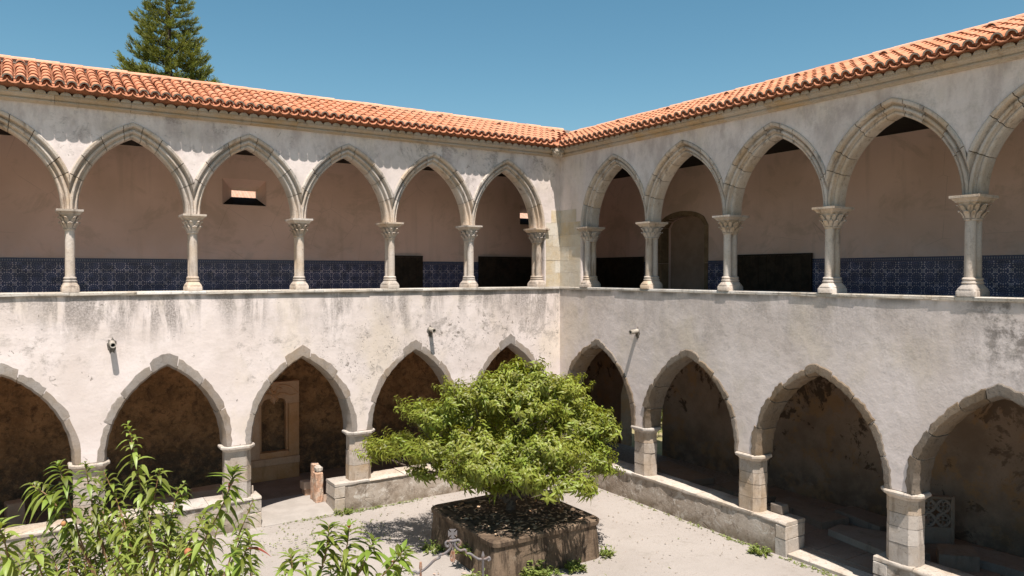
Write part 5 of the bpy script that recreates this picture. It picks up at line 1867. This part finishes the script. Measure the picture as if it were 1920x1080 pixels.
# ------------------------------------------------------------------ tall conifer behind the left wing
def conifer():
    bx, by = -5.85, 31.17
    t = thing('conifer', 'tall dark green conifer with tiered branches rising behind the left tiled roof', 'tree', (bx, by, 0))
    bm = bmesh.new()
    tube(bm, [(bx, by, z) for z in (-.05, 4, 8, 12, 16, 20, 24, 26.6)], [.45, .42, .38, .33, .26, .18, .09, .03], 10)
    obj('trunk', bm, M['pbark'], t, 60)
    r = np.random.RandomState(2)
    def branch_mesh(seed):
        """unit branch along +Y: drooping then upturned axis with a flat fan of rope-like twigs clothed in short needles"""
        rr = np.random.RandomState(seed)
        V, F, MI, TT = [], [], [], []
        def spike(p, d, L, w_, mi, tn):
            a = np.cross(d, rr.randn(3)); a /= np.linalg.norm(a) + 1e-9
            b = len(V)
            V.extend([p - a * w_, p + a * w_, p + d * L + a * w_ * .25, p + d * L - a * w_ * .25])
            F.append((b, b + 1, b + 2, b + 3)); MI.append(mi); TT.append(tn)
        def axis(u): return np.array([0, u, -.10 * math.sin(u * PI * .9) + .22 * u ** 3])
        for k in range(10):
            a, b = axis(k / 10), axis((k + 1) / 10)
            for q in range(2):
                spike(a, (b - a) / np.linalg.norm(b - a), np.linalg.norm(b - a) * 1.05, .014 * (1.2 - k / 10), 1, .5)
        tufts = [(.40, -1), (.46, 1), (.58, -1), (.66, 1), (.78, -1), (.86, 1), (1.0, 0)]
        for (u0, side) in tufts:
            p0 = axis(u0)
            tn0 = rr.rand()
            c_ang = side * rr.uniform(.7, 1.0)
            stem = (.30 * (1.15 - u0) + .10) * (1 if side else .15)
            hub = p0 + np.array([math.sin(c_ang), math.cos(c_ang), .12]) * stem
            spike(p0, (hub - p0) / np.linalg.norm(hub - p0), np.linalg.norm(hub - p0), .010, 1, .4)
            for k in range(13):
                ang = c_ang + rr.uniform(-.95, .95)
                f0 = rr.uniform(.15, 1.0)
                d = np.array([math.sin(ang), math.cos(ang), rr.uniform(.15, .95)])
                d /= np.linalg.norm(d)
                l = rr.uniform(.15, .24)
                st_ = p0 + (hub - p0) * f0
                for q_ in range(22):
                    f = (q_ + .5) / 22
                    q = st_ + d * l * f + np.array([0, 0, .25 * l * f * f])
                    nd = d * .9 + rr.randn(3) * .5 + np.array([0, 0, .3])
                    nd /= np.linalg.norm(nd)
                    spike(q, nd, .040 + .02 * rr.rand(), .0065, 0, np.clip(tn0 * .5 + .5 * rr.rand(), 0, 1))
        return mesh_np('branch', np.array(V), np.array(F), [M['needle'], M['pbark']], mi=MI, tint=TT)
    ms = [branch_mesh(k) for k in range(4)]
    z = 10.5
    k0 = 0
    while z < 26.4:
        L = max(.35, min(2.7, (27.0 - z) * .245))
        nbr = 9 if z < 23 else 7
        for k in range(nbr):
            az = 2 * PI * (k + .5 * (k0 % 2)) / nbr + r.randn() * .12
            sc = L * (.86 + .24 * r.rand())
            o = bpy.data.objects.new('branch', ms[r.randint(4)])
            o.location = (bx, by, z + r.randn() * .10)
            o.rotation_euler = (r.uniform(-.10, .02) + .14 * (z - 16) / 10, r.randn() * .08, az)
            o.scale = (sc * 1.0, sc, sc * .95)
            link(o, t)
        z += .62 if z < 22 else .5
        k0 += 1
conifer()

# ------------------------------------------------------------------ weeds
def weed(loc, rad, h, n, label, seed, group='weeds along the stone edges'):
    r = np.random.RandomState(seed)
    V, F, TT, nb = [], [], [], 0
    for i in range(n):
        a = r.rand() * 6.28; q = rad * math.sqrt(r.rand()) * .7
        p = np.array([q * math.cos(a), q * math.sin(a), 0])
        el = r.uniform(.5, 1.4)
        d = np.array([math.cos(a) * math.cos(el), math.sin(a) * math.cos(el), math.sin(el)]) + r.randn(3) * .2
        l = h * (.5 + .7 * r.rand())
        v, f = leaf_geo(p, d, np.array([0, 0, 1.0]), l, l * .16 + .012, .25 + .4 * r.rand(), .3, 4)
        V += v; F += [tuple(x + nb for x in ff) for ff in f]; TT += [r.rand()] * len(f); nb += len(v)
        for k in range(3):
            ff_ = r.rand() * .8 + .2
            p2 = p + d / np.linalg.norm(d) * l * ff_ * .8
            d2 = r.randn(3); d2[2] = abs(d2[2])
            v, f = leaf_geo(p2, d2, np.array([0, 0, 1.0]), l * .32, l * .12 + .008, .3, .3, 4)
            V += v; F += [tuple(x + nb for x in ff) for ff in f]; TT += [r.rand()] * len(f); nb += len(v)
    o = bpy.data.objects.new('weed_clump', mesh_np('weed_clump', np.array(V), np.array(F), [M['weed']], tint=TT))
    o.location = loc
    COL.objects.link(o)
    tag(o, label, 'weed', group)
weed((-.28, -7.42, 0), .20, .20, 70, 'bright weed clump at the end of the right low wall beside the threshold', 1)
weed((-4.05, -5.98, 0), .20, .20, 80, 'pale weed clump against the front side of the planter', 2)
weed((-5.0, -5.95, 0), .26, .34, 90, 'large dark weed clump at the foot of the planter near its front corner', 3)
weed((-3.05, -5.72, 0), .16, .20, 45, 'small weed at the right corner of the planter', 4)
weed((-5.88, -4.75, .30), .16, .26, 40, 'small fern growing on the shaded left side of the planter', 5)
weed((-6.0, -3.6, 0), .22, .24, 50, 'weed at the foot of the planter on its left side behind the iron scrolls', 6)
weed((-6.68, -.12, 0), .22, .18, 60, 'weed at the foot of the low wall right of the orange stub', 7)
weed((-4.55, -5.92, 0), .12, .14, 30, 'weed between the dark clump and the pale clump at the planter foot', 8)
weed((-6.1, -5.6, 0), .2, .3, 60, 'weed behind the right iron post at the planter corner', 9)

def ground_cover(name, spots, seed, h=.05):
    r = np.random.RandomState(seed)
    V, F, TT, nb = [], [], [], 0
    for (x, y, sx, sy, n) in spots:
        for i in range(n):
            p = np.array([x + r.randn() * sx, y + r.randn() * sy, .004])
            if p[0] > -.05 and not (-9.7 < p[1] < -7.9): continue
            if p[1] > -.05 and not (-8.55 < p[0] < -6.9): continue
            if PX0 - .05 < p[0] < PX1 + .05 and PY0 - .05 < p[1] < PY1 + .05: continue
            for k in range(4):
                a = r.rand() * 6.28; el = r.uniform(.2, 1.2)
                d = np.array([math.cos(a) * math.cos(el), math.sin(a) * math.cos(el), math.sin(el)])
                l = h * (.5 + r.rand())
                v, f = leaf_geo(p, d, np.array([0, 0, 1.0]), l, l * .3, .3, .3, 4)
                V += v; F += [tuple(q + nb for q in ff) for ff in f]; TT += [r.rand()] * len(f); nb += len(v)
    o = bpy.data.objects.new(name, mesh_np(name, np.array(V), np.array(F), [M['weed']], tint=TT))
    COL.objects.link(o)
    tag(o, kind='stuff')
ground_cover('creeping_weeds', [(-7.3, -.1, .5, .06, 70), (-6.2, -.14, .3, .05, 70), (-5.2, -.13, .5, .04, 60), (-7.3, -1.3, .8, .3, 60), (-7.6, -2.2, .8, .4, 60), (-6.9, -.8, .5, .3, 40), (-8.6, -1.3, .5, .5, 40), (-7.9, -3.1, .8, .5, 60),
             (-.12, -5.4, .03, 1.1, 60), (-.14, -6.7, .04, .4, 50), (-.12, -3.4, .03, .8, 30), (-.10, -8.3, .05, .4, 60), (-.12, -9.2, .05, .4, 50), (-4.5, -5.9, .8, .04, 14), (-4.0, -9, 2.5, 2.0, 40), (-.15, -10.3, .04, .5, 40)], 31)

def garden_bush():
    t = thing('garden_bush', 'scrubby sunlit bush glimpsed through the far doorway of the right lower gallery', 'bush', (7.2, 3.2, 0))
    V0, F0, T0 = spray(14, .4, .16, .06, 55)
    r = np.random.RandomState(8)
    V, F, TT, nb = [], [], [], 0
    for i in range(240):
        p = np.array([7.2 + r.randn() * .6, 2.6 + r.randn() * 1.6, abs(r.randn()) * .5 + .05])
        m3, _ = rot_to(np.array([r.randn() * .5, r.randn() * .5, 1.0]), r.rand() * 6)
        V.append(V0 @ m3.T + p); F.append(F0 + nb); TT.append(T0); nb += len(V0)
    o = bpy.data.objects.new('foliage', mesh_np('foliage', np.concatenate(V), np.concatenate(F), [M['weed']], tint=np.concatenate(TT)))
    link(o, t); tag(o, kind='stuff')
garden_bush()

# ------------------------------------------------------------------ loose gravel and crumbs on the paving
def gravel(name, n, mat, lo, hi, seed):
    r = np.random.RandomState(seed)
    O = np.array([(1, 0, 0), (0, 1, 0), (-1, 0, 0), (0, -1, 0), (0, 0, .8), (0, 0, -.3)], dtype=float)
    FF = np.array([(0, 1, 4), (1, 2, 4), (2, 3, 4), (3, 0, 4)])
    V, F = [], []
    k = 0
    while k < n:
        x, y = r.uniform(-13, -.05), r.uniform(-12, -.05)
        if PX0 - .06 < x < PX1 + .06 and PY0 - .06 < y < PY1 + .06: continue
        # thicker along the walls and in drifts
        dens = .35 + .65 * math.exp(-min(-x, -y) * 1.6) + .5 * max(0, math.sin(x * 1.3 + 1.7 * math.sin(y * .8)))
        if r.rand() > dens: continue
        sz = lo + (hi - lo) * r.rand() ** 3
        v = O * sz * (.6 + .8 * r.rand(6, 1))
        a = r.rand() * 6.28
        rot = np.array([[math.cos(a), -math.sin(a), 0], [math.sin(a), math.cos(a), 0], [0, 0, 1]])
        V.append(v @ rot.T + np.array([x, y, .012])); F.append(FF + k * 6); k += 1
    o = bpy.data.objects.new(name, mesh_np(name, np.concatenate(V), np.concatenate(F), [mat]))
    COL.objects.link(o)
    tag(o, kind='stuff')
gravel('gravel', 4200, M['low_old'], .006, .026, 41)
gravel('soil_crumbs', 900, M['slab'], .006, .022, 42)
